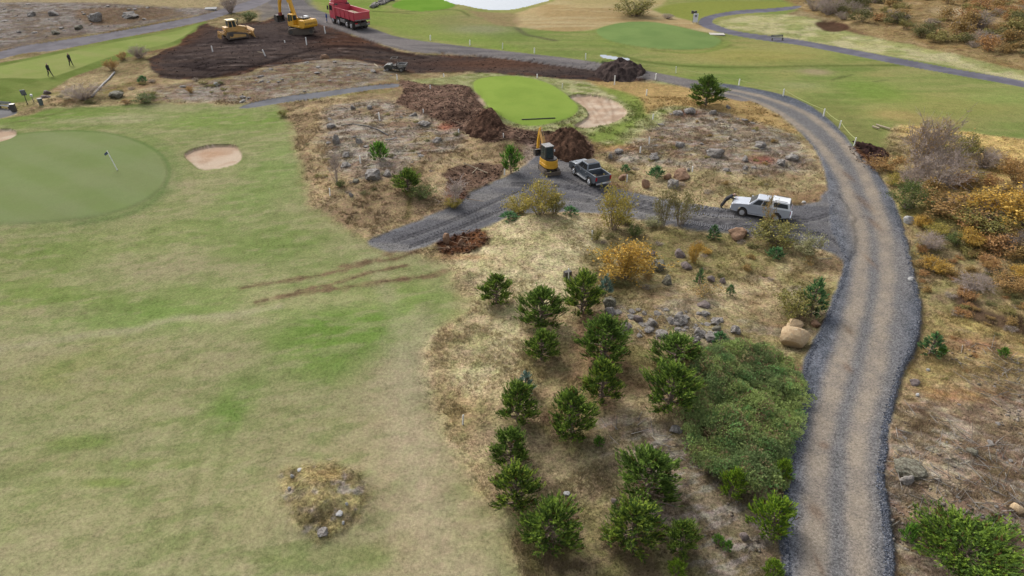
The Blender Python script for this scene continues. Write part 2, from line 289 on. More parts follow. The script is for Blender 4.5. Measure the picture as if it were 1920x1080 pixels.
    lay(bl(1560,205,40,20), A(126, 128, 76), None, .5); lay(bl(1620,250,32,26), A(122, 118, 76), None, .5); lay(bl(1640,170,60,22), A(120, 146, 66), None, .6); lay(bl(1880,185,70,10), A(146, 158, 92), None, .6)
    for q in ([(1560,150),(1582,142)], [(1640,153),(1662,150)], [(1575,147),(1598,140)]): lay(st(q, .5, .6), A(90, 96, 60), None, .5)
    lay(bl(1190,0,150,10), A(150, 150, 88), None, .3); lay(cv([(1230,18),(1300,4),(1440,2),(1500,8),(1440,18),(1330,28),(1300,38)], 1.5, .6), A(140, 146, 76), (.3, 0, 0))
    lay(cv(R_PALE, 1.6, .8, 3), pal([(184,178,130), (164,162,108), (190,182,140), (150,156,100)], n_a, N(1.8, 64, 4, sx=.5, sy=1.5)), (.7, 0, 0))
    m = cv(R_SCRUB, 2.5, 1.5, 4); lay(m, pal([(164,142,104), (152,126,86), (156,136,96), (140,120,84)], n_a, n_b), (1, 0, 0)); lay(m * N(5, 66, 4, .55, .7), A(176, 152, 116), None, .7); lay(m * dk, A(108, 84, 62), None, .6)
    lay(bl(1800,22,40,6), A(202, 186, 156), None, .8); lay(bl(1860,60,70,16), A(150, 112, 84), None, .6)
    lay(cv([(1528,45),(1545,40),(1585,45),(1592,54),(1570,60),(1545,57)], .8, .3), A(84, 60, 50), (0, 0, .6), .95)
    # --- putting complex
    m = cv(R_COMPLEX, 1.5, .9, 3); lay(m, pal([(156,158,112), (140,140,96), (168,162,124), (122,130,74)], n_b, n_a), (.8, 0, 0))
    m = cv([(1100,150),(1180,152),(1290,162),(1370,182),(1440,205),(1500,250),(1420,230),(1330,205),(1250,200),(1212,215),(1180,190),(1130,165)], 1.5, .7, 3); lay(m, A(170, 144, 98), (.8, 0, 0))
    lay(cv([(1120,160),(1175,175),(1205,195),(1200,225),(1150,262),(1100,262),(1120,245),(1165,230),(1185,212),(1160,185)], 1.2, .6, 2), A(130, 146, 74), (.5, 0, 0), .9)
    # --- fairway left
    m = cv(R_FAIR, 1.4, .9, 2.5, 19)
    g1 = N(6, 71, 5, .38, .62); g2 = N(2.5, 72, 5, .35, .65, sx=.5, sy=1.4, rot=-.5); g3 = N(13, 73, 4, .4, .6)
    F = pal([(139,145,94), (126,140,82), (154,150,110), (136,144,90)], g1, g2)
    F = mix(F, A(162, 158, 120), g3 * .4); F = mix(F, A(163, 158, 120), ss(AY, 48, 30) * .45)
    for (px, py, rx, ry_, c, k) in [(700,600,150,60,(114,142,68),.75),(330,575,200,24,(122,144,78),.6),(660,620,120,60,(112,142,66),.85),(720,560,90,40,(116,142,70),.7),(600,690,80,44,(114,142,68),.9),(560,640,90,24,(118,142,72),.7),(610,930,200,90,(166,156,120),.7),(870,1000,60,120,(168,156,118),.6),(420,690,70,50,(166,154,124),.7),(520,760,60,60,(164,154,118),.6),(250,840,160,40,(154,150,112),.6),(440,740,48,60,(108,138,64),.8),(430,790,30,24,(108,138,64),.5),
        (250,600,200,24,(122,146,78),.7),(80,560,160,30,(124,144,76),.6),(400,540,90,20,(124,146,78),.5),(500,330,60,80,(126,148,84),.6),(560,440,80,30,(118,140,74),.5),(470,470,80,26,(118,140,74),.5),
        (420,225,120,20,(122,148,72),.7),(80,218,120,12,(116,144,66),.5),(150,470,120,30,(130,146,84),.5),(330,430,80,30,(134,150,86),.4),(240,222,60,7,(170,166,128),.7),(180,226,90,5,(166,160,126),.5),
        (250,680,170,34,(160,156,112),.8),(330,720,110,50,(162,157,116),.7),(120,740,160,50,(158,155,110),.5),(720,760,100,90,(174,160,126),.75),(760,880,90,120,(172,158,124),.8),(800,1000,90,90,(168,154,118),.7),
        (540,860,140,40,(156,150,112),.6),(400,930,120,60,(152,148,108),.6),(230,960,200,70,(152,150,108),.5),(60,880,120,50,(150,148,104),.5),(590,560,140,22,(166,161,120),.7),(430,600,100,10,(168,160,124),.6),
        (330,500,120,20,(160,152,118),.6),(100,585,90,10,(158,148,116),.6),(640,400,60,30,(160,150,110),.5),(700,520,90,22,(156,148,108),.5),(340,345,30,8,(168,156,124),.6),(430,340,40,8,(166,154,124),.5),
        (150,830,70,14,(122,142,72),.55),(290,870,110,10,(124,142,76),.5),(200,905,50,9,(118,140,66),.5),(330,790,60,12,(126,142,78),.5),(560,1040,130,26,(138,144,92),.5),(690,1040,50,20,(122,138,76),.5),
        (200,650,40,20,(138,148,84),.4),(110,700,50,30,(136,146,84),.4),(640,770,60,40,(140,144,96),.5),(860,620,30,40,(166,158,110),.6)]:
        F = mix(F, A(*c), np.minimum(bl(px, py, rx, ry_) * k * 1.25 * (.7 + .3 * g2), 1))
    F = mix(F, A(170, 161, 126), N(.9, 74, 5, .48, .68, sx=.5, sy=1.3, rot=.3) * .4); F = mix(F, A(112, 130, 72), N(.8, 75, 5, .52, .7, sx=.5, sy=1.3, rot=.3) * .38)
    lay(m, F, (.52, 0, 0))
    lay(st([(0,655),(120,635),(250,618),(330,598),(440,590),(520,575)], .5, .9, .3), A(176, 168, 136), None, .7)
    lay(st([(395,790),(375,860),(360,930),(345,1010),(320,1080)], .35, .5), A(118, 124, 80), None, .4); lay(st([(430,800),(415,880),(395,960),(370,1080)], .35, .5), A(120, 126, 82), None, .35)
    lay(st([(790,610),(762,680),(760,780),(790,900),(850,1100)], 2.6, 3.0, .7), A(180, 167, 138), None, .6); lay(st([(690,480),(740,600),(770,760)], .8, 1.6, .5), A(170, 164, 130), None, .35)
    # tyre ruts across the turf
    for q, wd in (([(455,540),(530,527),(600,516),(660,502),(720,480),(740,468)], .55), ([(480,566),(560,550),(640,540),(720,528),(800,518),(830,508)], .65), ([(640,500),(700,490),(740,486),(780,470)], .5), ([(560,545),(640,528),(700,510),(760,498)], .35)):
        lay(st(q, wd, .5, .3, .6) * (.6 + .4 * N(1.4, 88, 4, .35, .6)), A(128, 106, 84), (.3, 0, .5), .9); lay(st(q, wd * .3, .25, .15, .5) * N(1.0, 89, 4, .4, .55), A(96, 76, 60), None, .7)
    m = cv([(530,890),(560,872),(620,868),(670,885),(692,930),(680,970),(640,1000),(600,1012),(560,990),(535,950)], .9, .4, .8)
    lay(m, pal([(142,130,92), (122,112,78), (150,136,96), (120,110,86)], n_b, n_f), (1, 0, 0)); lay(bl(618,890,30,12) * m, A(168, 144, 100), None, .5); lay(m * N(.5, 77, 3, .6, .75), A(140, 132, 130), None, .6)
    # upper left tee
    lay(cv(R_TEE, .8, .6, 3), pal([(120,134,74), (132,140,82), (110,124,66), (128,136,80)], g1, g2), (.3, 0, 0))
    lay(cv(R_TEEIN, .5), pal([(146,158,92), (136,150,84), (152,158,98), (140,152,86)], g1, g2), (.12, 0, 0))
    # greens
    strp = ss(np.sin((AX * .55 + AY * .83) * 1.5 + fbm(AX, AY, 5, 80, 2) * 2), -.6, .6)
    m = cv(R_PG, .9); col = cover(AX, AY, R_PG, 3.2); lay(col * (1 - m), A(112, 134, 78), (.25, 0, 0), .8)
    lay(m, mix(mix(A(133, 146, 98), A(124, 140, 84), strp * .45), A(142, 146, 108), N(5, 81, 4) * .35), (.10, 0, 0))
    lay(st([(150,419),(220,407),(275,386),(305,358)], .9, 1.4), A(94, 118, 68), None, .7); lay(st([(-60,262),(0,256),(80,247),(160,246),(232,256),(294,283),(318,318),(308,352)], .35, .5), A(98, 122, 72), None, .65); lay(st([(60,238),(160,236),(245,246),(310,276),(336,318),(322,360)], .8, 1.6), A(112, 134, 78), None, .45)
    for q, c in ((R_LIME, (146,168,80)), (R_PG3, (130,152,92)), (R_PG4, (122,158,66))):
        m = cv(q, .3); col = cover(AX, AY, q, 2.4); lay(col * (1 - m), A(112, 128, 70), (.5, 0, 0), .7)
        lay(m, mix(A(*c), A(c[0] - 10, c[1] - 8, c[2] - 6), N(4, 83, 4) * .8), (.10, 0, 0))
    lay(cv([(1118,75),(1200,94),(1280,100),(1340,96),(1372,80),(1353,76),(1330,93),(1270,97),(1190,92),(1140,78)], .8), A(132, 148, 78), None, .6)
    # sand
    for q in (R_SAND1, R_SAND0, R_SAND2):
        d = cover(AX, AY, q, .25, .06); rim = cover(AX, AY, q, 1.0) * (1 - d)
        lay(rim, A(96, 112, 58), None, .6); lay(d, mix(A(212, 192, 170), A(196, 170, 146), N(1.2, 85, 4)), (0, .25, 0))
    lay(bl(396,290,26,8), A(190, 150, 118), None, .5); lay(st([(350,288),(366,279),(400,273),(440,273)], .3, .3, .1), A(150, 122, 104), None, .7)
    for q in ([(1100,186),(1112,200),(1130,222),(1140,236)], [(1085,182),(1096,196),(1112,212),(1120,230)], [(1120,186),(1130,200),(1140,215)], [(1140,190),(1148,205),(1150,225)]): lay(st(q, .2, .4, .1), A(166, 138, 114), (0, 0, .3), .6)
    lay(cv(R_SAND2B, .4, .4), A(196, 170, 150), (0, .2, 0), .9)
    # soils
    pk = N(3.2, 90, 5, .3, .7, sx=.35, sy=1.6); pk2 = N(1.2, 91, 4, .3, .7, sx=.4, sy=1.4)
    m = cover(AX, AY, R_PEAT, .6, 1.1, 3.5, 14)
    S = pal([(84,74,70), (66,58,56), (92,78,70), (72,62,60)], pk, pk2)
    S = mix(S, A(88, 78, 76), bl(480,80,110,30) * .5); S = mix(S, A(56, 48, 47), bl(450,125,110,14) * .6); S = mix(S, A(98, 74, 62), bl(930,120,120,9) * .9); S = mix(S, A(92, 64, 50), bl(650,76,60,14) * .7); S = mix(S, A(96, 70, 54), bl(320,75,40,25) * .8)
    lay(m, S, (0, 0, .8))
    rim = cover(AX, AY, R_PEAT, .6, 1.1, 3.5, 14) * (1 - ss(cover(AX, AY, R_PEAT, 9, .8, 3, 15), .55, .9)); lay(rim * N(1.2, 191, 4, .4, .6), A(108, 78, 60), None, .6)
    for k in range(9):
        yy = 62 + k * 8; lay(st([(330 + k * 8, yy + 22), (420, yy + 14 - k), (520 + k * 8, yy + 8), (640, yy + 2 - k), (760, yy + 18)], .55, .6, .4, 2) * m * N(3, 170 + k, 3, .35, .55), A(42, 36, 35), None, .75); lay(st([(320 + k * 6, yy + 27), (420, yy + 19 - k), (530, yy + 12), (650, yy + 7 - k)], .35, .5, .35, 2) * m * N(2.5, 180 + k, 3, .4, .56), A(126, 114, 108), None, .55)
    lay(st([(345,125),(420,132),(500,118),(560,100),(620,88),(700,90),(790,108)], 1.2, 1.2, .4) * m, A(38, 32, 33), None, .7); lay(st([(300,140),(380,145),(440,136)], 1.2, 1.2, .3), A(40, 32, 30), None, .6)
    m = np.maximum.reduce([cover(AX, AY, R_SOILB, .5, .7, 1.8, 15), cover(AX, AY, R_DIG, .6, .9, 1.2, 17) * .9])
    sb = pal([(122,98,84), (98,76,64), (156,126,108), (106,84,72)], N(1.5, 92, 5, .3, .7, sx=.6, sy=1.2, rot=.5), N(.6, 93, 4, .35, .65))
    lay(m, sb, (0, 0, 1)); lay(bl(830,178,50,16) * m, A(150, 122, 106), None, .55); lay(bl(1062,272,30,20), A(84, 61, 50), (0, 0, 1), .8); lay(bl(1165,135,44,14), A(78, 66, 60), (0, 0, 1), .9)
    lay(bl(995,292,14,20), A(178, 162, 152), (0, .7, 0), .6)
    m = np.maximum(cover(AX, AY, R_SCRAPE, .4, .4, .8, 16), cover(AX, AY, R_MUDR, .4, .4, .8, 18)); lay(m, pal([(104,70,50), (84,56,40), (128,90,62), (92,62,46)], n_b, n_f), (0, 0, 1)); lay(bl(870,482,50,6), A(150, 112, 80), None, .6)
    lay(cv([(835,350),(855,352),(870,372),(845,388),(836,372)], .5, .4, .8), A(112, 74, 56), None, .8)
    lay(st([(770,350),(768,380),(762,410)], .5, .5, .2), A(92, 84, 54), None, .8); lay(bl(1430,300,26,7), A(138, 82, 70), None, .7); lay(bl(835,238,14,7), A(150, 92, 72), None, .8); lay(bl(1290,212,22,6), A(138, 82, 66), None, .6); lay(bl(1165,278,30,7), A(160, 112, 78), None, .5)
    # gravel
    tn = N(2.2, 95, 4, .35, .65, sx=.3, sy=1.5, rot=-.15)
    m = cover(AX, AY, R_TRACK, .5, .35, 1.2, 13); lay(m, mix(A(110, 109, 112), A(134, 131, 129), tn), (0, .75, 0)); lay(m * ss(cover(AX, AY, R_TRACK, 2.6), .95, .3), A(132, 134, 140), None, .55)
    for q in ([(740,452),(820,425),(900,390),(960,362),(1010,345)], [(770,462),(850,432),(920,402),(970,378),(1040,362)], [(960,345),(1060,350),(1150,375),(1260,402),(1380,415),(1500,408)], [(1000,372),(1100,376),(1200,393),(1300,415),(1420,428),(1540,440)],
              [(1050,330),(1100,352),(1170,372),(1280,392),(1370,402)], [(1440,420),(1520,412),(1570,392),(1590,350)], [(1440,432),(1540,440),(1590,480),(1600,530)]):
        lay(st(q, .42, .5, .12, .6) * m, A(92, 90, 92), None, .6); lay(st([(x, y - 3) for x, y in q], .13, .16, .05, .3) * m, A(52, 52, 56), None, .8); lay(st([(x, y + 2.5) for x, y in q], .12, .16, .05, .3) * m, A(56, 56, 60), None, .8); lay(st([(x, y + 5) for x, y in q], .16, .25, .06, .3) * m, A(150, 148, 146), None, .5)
    m = np.maximum(cover(AX, AY, R_ROADTOP, .5, .2, 1.5, 12), cv(R_GREENGREY, 2, 1.2, 4) * .8); lay(m, mix(A(116, 112, 112), A(134, 128, 126), tn), (0, .6, 0))
    lay(st([(560,20),(640,52),(720,80),(820,98),(940,108),(1080,124),(1180,138),(1280,158)], 1.0, .8, .2), A(142, 136, 132), None, .6)
    m = cover(AX, AY, R_ROAD, .35, .12, .8, 11)
    lay(m, mix(A(117, 120, 128), A(100, 104, 112), N(1.0, 96, 4)), (0, 1, 0))
    ctr = [(1300,163),(1380,174),(1440,191),(1500,220),(1548,257),(1582,300),(1607,345),(1625,400),(1638,450),(1648,510),(1645,560),(1632,640),(1612,740),(1594,840),(1582,960),(1580,1080),(1582,1250)]
    lay(st(ctr, 3.6, 1.3, .25, 2) * m, A(130, 127, 125), (0, .85, 0), .85)
    lt = [(1300,165),(1370,177),(1430,196),(1482,225),(1528,262),(1565,308),(1586,350),(1604,400),(1616,450),(1616,500),(1608,560),(1596,610),(1570,700),(1545,800),(1534,870),(1530,1000),(1528,1080),(1526,1250)]
    rt = [(1300,160),(1385,171),(1448,187),(1512,213),(1562,250),(1600,294),(1626,340),(1648,400),(1660,450),(1662,500),(1660,560),(1652,610),(1638,700),(1612,800),(1606,870),(1608,1000),(1612,1080),(1616,1250)]
    for q in (lt, rt): lay(st(q, 1.0, .75, .18, 1.6) * m, mix(A(170, 157, 140), A(156, 145, 132), N(.8, 97, 4)), (0, .5, 0), .9)
    lay(bl(1640,440,40,90) * m, A(150, 140, 128), None, .3); lay(st([((a[0]+b[0])/2, (a[1]+b[1])/2) for a, b in zip(lt, rt)], .45, .6, .15, 2) * m, A(122, 121, 121), None, .45)
    for px, py, rx, ry_ in ((1592,620,6,8),(1590,690,7,9),(1545,835,10,7),(1530,960,12,16),(1632,490,5,12),(1536,1060,5,22),(1620,380,8,16),(1640,420,7,12),(1590,330,6,10)): lay(bl(px, py, rx, ry_) * m, A(128, 104, 84), None, .5)
    # asphalt
    for q, c in ((R_PATHL, (138,134,138)), (R_PATHM, (134,134,138)), (R_PAD, (142,140,140)), (R_ASPH, (126,124,134))):
        e = cover(AX, AY, q, 1.2) * (1 - cv(q, .15)); lay(e, A(150, 142, 104), None, .4); lay(cv(q, .15, .04, 1), mix(A(*c), A(c[0] - 12, c[1] - 12, c[2] - 12), N(1.5, 99, 4)), (0, .15, 0))
    lay(st([(190,62),(260,50),(330,38)], .5, .6, .3), A(90, 84, 60), None, .5); lay(st([(10,232),(60,224),(120,208),(170,190)], .4, .6, .2), A(112, 108, 74), None, .6)
    
    C = C * (1 + .36 * ss(AY, 105, 78)[..., None] * np.clip((T[..., 0:1] - .6) / .4, 0, 1))
    return np.clip(C, .003, .9), np.clip(T, 0, 1)
GC, GT = paint()
# ------------------------------------------------------------------ node materials
def newmat(name):
    m = bpy.data.materials.new(name); m.use_nodes = True; t = m.node_tree; b = t.nodes['Principled BSDF']; return m, t, b
def nd(t, typ, **kw):
    n = t.nodes.new(typ)
    for k, v in kw.items(): setattr(n, k, v)
    return n
def setin(n, **kw):
    for k, v in kw.items(): n.inputs[k].default_value = v
def math_(t, op, a, b=None, c=None):
    n = nd(t, 'ShaderNodeMath', operation=op)
    for i, v in enumerate((a, b, c)):
        if v is None: continue
        if hasattr(v, 'is_output'): t.links.new(v, n.inputs[i])
        else: n.inputs[i].default_value = v
    return n.outputs[0]
def noise_(t, vec, scale, detail=3, rough=.55):
    n = nd(t, 'ShaderNodeTexNoise'); setin(n, Scale=scale, Detail=detail, Roughness=rough); t.links.new(vec, n.inputs['Vector']); return n.outputs['Fac']
def ground_material():
    m, t, b = newmat('ground_cover'); L = t.links.new
    g = nd(t, 'ShaderNodeNewGeometry').outputs['Position']
    at = nd(t, 'ShaderNodeAttribute', attribute_name='Col'); tx = nd(t, 'ShaderNodeAttribute', attribute_name='Tex')
    sp = nd(t, 'ShaderNodeSeparateColor'); L(tx.outputs['Color'], sp.inputs[0]); he, gr, so_ = sp.outputs[0], sp.outputs[1], sp.outputs[2]
    n1 = noise_(t, g, 1.1, 8, .68); n2 = noise_(t, g, 6.5, 5, .65); n3 = noise_(t, g, 26, 3, .6); n4 = noise_(t, g, .5, 4, .6)
    vo = nd(t, 'ShaderNodeTexVoronoi'); setin(vo, Scale=13.0); L(g, vo.inputs['Vector'])
    vs_ = nd(t, 'ShaderNodeSeparateColor'); L(vo.outputs['Color'], vs_.inputs[0])
    vo2 = nd(t, 'ShaderNodeTexVoronoi'); setin(vo2, Scale=34.0); L(g, vo2.inputs['Vector'])
    vs2 = nd(t, 'ShaderNodeSeparateColor'); L(vo2.outputs['Color'], vs2.inputs[0])
    c = lambda s: math_(t, 'SUBTRACT', s, .5)
    h = math_(t, 'ADD', math_(t, 'MULTIPLY', c(n1), 1.7), math_(t, 'MULTIPLY', c(n2), 2.8)); h = math_(t, 'ADD', h, math_(t, 'MULTIPLY', c(n3), 2.0))
    gv = math_(t, 'ADD', math_(t, 'MULTIPLY', c(vs_.outputs[0]), .75), math_(t, 'MULTIPLY', c(vs2.outputs[0]), .8)); gv = math_(t, 'ADD', gv, math_(t, 'MULTIPLY', c(n1), .5))
    sv = math_(t, 'ADD', math_(t, 'MULTIPLY', c(n1), 1.6), math_(t, 'MULTIPLY', c(n2), 2.4))
    f = math_(t, 'ADD', math_(t, 'MULTIPLY', h, he), math_(t, 'MULTIPLY', gv, gr)); f = math_(t, 'ADD', f, math_(t, 'MULTIPLY', sv, so_))
    f = math_(t, 'MAXIMUM', math_(t, 'ADD', f, 1.0), .22); f = math_(t, 'MINIMUM', f, 2.2)
    vm = nd(t, 'ShaderNodeVectorMath', operation='SCALE'); L(at.outputs['Color'], vm.inputs[0]); L(f, vm.inputs['Scale'])
    # hue drift: dead straw against living moss
    hu = nd(t, 'ShaderNodeMix', data_type='RGBA', blend_type='MULTIPLY'); L(vm.outputs[0], hu.inputs['A'])
    rp = nd(t, 'ShaderNodeValToRGB'); rp.color_ramp.elements[0].position = .36; rp.color_ramp.elements[0].color = (.95, 1.04, .92, 1); rp.color_ramp.elements[1].position = .64; rp.color_ramp.elements[1].color = (1.05, .97, 1.03, 1)
    L(noise_(t, g, 2.1, 5, .6), rp.inputs[0]); L(rp.outputs[0], hu.inputs['B']); L(math_(t, 'ADD', math_(t, 'MULTIPLY', he, .85), .08), hu.inputs['Factor'])
    L(hu.outputs['Result'], b.inputs['Base Color']); b.inputs['Roughness'].default_value = .92
    b.inputs['Specular IOR Level'].default_value = 0.0
    hh = math_(t, 'ADD', math_(t, 'MULTIPLY', math_(t, 'ADD', n1, n2), math_(t, 'ADD', he, so_)), math_(t, 'MULTIPLY', vo.outputs['Distance'], math_(t, 'MULTIPLY', gr, -.5)))
    bu = nd(t, 'ShaderNodeBump'); setin(bu, Strength=.55, Distance=.12); L(hh, bu.inputs['Height']); L(bu.outputs[0], b.inputs['Normal'])
    return m
M_GROUND = ground_material()
def water_material():
    m, t, b = newmat('pond_water'); b.inputs['Base Color'].default_value = (.22, .25, .28, 1); b.inputs['Roughness'].default_value = .25; b.inputs['IOR'].default_value = 1.33
    b.inputs['Specular IOR Level'].default_value = .7
    g = nd(t, 'ShaderNodeNewGeometry').outputs['Position']; bu = nd(t, 'ShaderNodeBump'); setin(bu, Strength=.35, Distance=.1)
    t.links.new(noise_(t, g, 1.2, 4), bu.inputs['Height']); t.links.new(bu.outputs[0], b.inputs['Normal']); return m
M_WATER = water_material()
def surf(name, col, rough=.6, metal=0., var=.25, scale=6., dust=0., dustcol=(130,115,98), bump=0., spec=.5, coat=0.):
    """painted / natural surface: base colour broken up by noise, optional dust from a second noise"""
    m, t, b = newmat(name); L = t.links.new
    g = nd(t, 'ShaderNodeTexCoord').outputs['Object']; n = noise_(t, g, scale, 5, .6)
    r = nd(t, 'ShaderNodeValToRGB'); cc = np.asarray(col, float)
    lo = cc * (1 - var); hi = np.clip(cc * (1 + var), 0, 1)
    r.color_ramp.elements[0].position = .3; r.color_ramp.elements[0].color = (*lo, 1); r.color_ramp.elements[1].position = .7; r.color_ramp.elements[1].color = (*hi, 1)
    L(n, r.inputs[0]); out = r.outputs[0]
    if dust:
        d = nd(t, 'ShaderNodeMix', data_type='RGBA'); L(out, d.inputs['A']); d.inputs['B'].default_value = (*A(*dustcol), 1)
        L(math_(t, 'MULTIPLY', noise_(t, g, 2.2, 6, .65), dust * 1.6), d.inputs['Factor']); out = d.outputs['Result']
    L(out, b.inputs['Base Color']); b.inputs['Roughness'].default_value = rough; b.inputs['Metallic'].default_value = metal; b.inputs['Specular IOR Level'].default_value = spec
    if coat: b.inputs['Coat Weight'].default_value = coat
    if bump:
        bu = nd(t, 'ShaderNodeBump'); setin(bu, Strength=bump, Distance=.05); L(n, bu.inputs['Height']); L(bu.outputs[0], b.inputs['Normal'])
    return m
def vcol_material(name, rough=.7, trans=.0, amp=.35, scale=9.):
    m, t, b = newmat(name); L = t.links.new
    g = nd(t, 'ShaderNodeTexCoord').outputs['Object']; at = nd(t, 'ShaderNodeAttribute', attribute_name='Col')
    f = math_(t, 'ADD', math_(t, 'MULTIPLY', math_(t, 'SUBTRACT', noise_(t, g, scale, 3), .5), amp * 2), 1.0)
    vm = nd(t, 'ShaderNodeVectorMath', operation='SCALE'); L(at.outputs['Color'], vm.inputs[0]); L(f, vm.inputs['Scale'])
    L(vm.outputs[0], b.inputs['Base Color']); b.inputs['Roughness'].default_value = rough; b.inputs['Specular IOR Level'].default_value = .08
    if trans:
        tr = nd(t, 'ShaderNodeBsdfTranslucent'); L(vm.outputs[0], tr.inputs['Color']); mx = nd(t, 'ShaderNodeMixShader'); mx.inputs[0].default_value = trans
        L(b.outputs[0], mx.inputs[1]); L(tr.outputs[0], mx.inputs[2]); L(mx.outputs[0], t.nodes['Material Output'].inputs['Surface'])
    return m
M_LEAF = vcol_material('leaf', .65, .22); M_STRAW = vcol_material('dry_grass', .8, .12, .2); M_STONE = vcol_material('loose_stone', .85, 0, .3, 30.)
# ------------------------------------------------------------------ object helpers
def link(o): COL.objects.link(o); return o
def tag(o, label=None, cat=None, group=None, kind=None):
    if label: o['label'] = label
    if cat: o['category'] = cat
    if group: o['group'] = group
    if kind: o['kind'] = kind
    return o
def empty(name, loc, rz=0., label=None, cat=None, group=None, tilt=(0, 0)):
    o = link(bpy.data.objects.new(name, None)); o.location = loc; o.rotation_euler = (tilt[0], tilt[1], rz); o.empty_display_size = .3
    return tag(o, label, cat, group)
def mesh_np(name, V, F, mats, col=None, smooth=False, tex=None, mi=None):
    me = bpy.data.meshes.new(name); V = np.ascontiguousarray(V, dtype=np.float32); F = np.asarray(F); k = F.shape[1]
    me.vertices.add(len(V)); me.vertices.foreach_set('co', V.ravel())
    me.loops.add(F.size); me.loops.foreach_set('vertex_index', F.astype(np.int32).ravel())
    me.polygons.add(len(F)); me.polygons.foreach_set('loop_start', np.arange(0, F.size, k, dtype=np.int32)); me.polygons.foreach_set('loop_total', np.full(len(F), k, np.int32))
    if smooth: me.polygons.foreach_set('use_smooth', np.ones(len(F), bool))
    for m in (mats if isinstance(mats, (list, tuple)) else [mats]): me.materials.append(m)
    if mi is not None: me.polygons.foreach_set('material_index', np.asarray(mi, np.int32))
    me.update(calc_edges=True)
    for nm, c in (('Col', col), ('Tex', tex)):
        if c is not None:
            a = me.color_attributes.new(nm, 'FLOAT_COLOR', 'POINT'); a.data.foreach_set('color', np.concatenate([c, np.ones((len(c), 1))], 1).astype(np.float32).ravel())
    return me
def obj(name, me, parent=None, loc=(0, 0, 0), rz=0.):
    o = link(bpy.data.objects.new(name, me)); o.location = loc; o.rotation_euler[2] = rz
    if parent is not None: o.parent = parent
    return o
def copy_tree(o, parent=None):
    c = o.copy(); COL.objects.link(c)
    if parent is not None: c.parent = parent
    for ch in list(o.children): copy_tree(ch, c)
    return c
# ------------------------------------------------------------------ the ground, cut along its real borders into named surfaces
LAYERS = [('rough_ground', None), ('fairway', [R_FAIR, R_TEE]), ('practice_fairway', [R_TOPFAIR]), ('heath', [R_RIGHT]), ('scrubland', [R_SCRUB]), ('straw_field', [R_STRAW]),
          ('meadow_strip', [R_PALE]), ('green_surround', [R_COMPLEX]), ('putting_green', [R_PG]), ('putting_green', [R_LIME]), ('putting_green', [R_PG3]), ('putting_green', [R_PG4]),
          ('sand_bunker', [R_SAND1]), ('sand_bunker', [R_SAND0]), ('sand_bunker', [R_SAND2]), ('excavated_peat', [R_PEAT]), ('excavated_soil', [R_SOILB]), ('bare_soil', [R_SCRAPE]), ('gravel_track', [R_TRACK]),
          ('gravel_road', [R_ROAD, R_ROADTOP]), ('footpath', [R_PATHL]), ('footpath', [R_PATHM]), ('paved_pad', [R_PAD]), ('asphalt_path', [R_ASPH]), ('pond', [R_POND]), ('puddle', [R_PUDDLE])]
def build_ground():
    idx = np.zeros((NR - 1, NC - 1), int); cx = (AX[:-1, :-1] + AX[1:, 1:]) / 2; cy = (AY[:-1, :-1] + AY[1:, 1:]) / 2
    for i, (nm, ps) in enumerate(LAYERS):
        if ps:
            for p in ps: idx[cover(cx, cy, p, .02) > .5] = i
    vid = np.arange(NR * NC).reshape(NR, NC)
    Q = np.stack([vid[:-1, :-1], vid[:-1, 1:], vid[1:, 1:], vid[1:, :-1]], -1).reshape(-1, 4); idx = idx.ravel()
    P = np.stack([GX, GY, HG], -1).reshape(-1, 3); Cc = GC.reshape(-1, 3); Tt = GT.reshape(-1, 3)
    for i, (nm, ps) in enumerate(LAYERS):
        q = Q[idx == i]
        if not len(q): continue
        u, inv = np.unique(q, return_inverse=True)
        me = mesh_np(nm, P[u], inv.reshape(-1, 4), M_WATER if nm in ('pond', 'puddle') else M_GROUND, Cc[u], True, Tt[u])
        o = obj(nm, me); o['kind'] = 'structure'
build_ground()
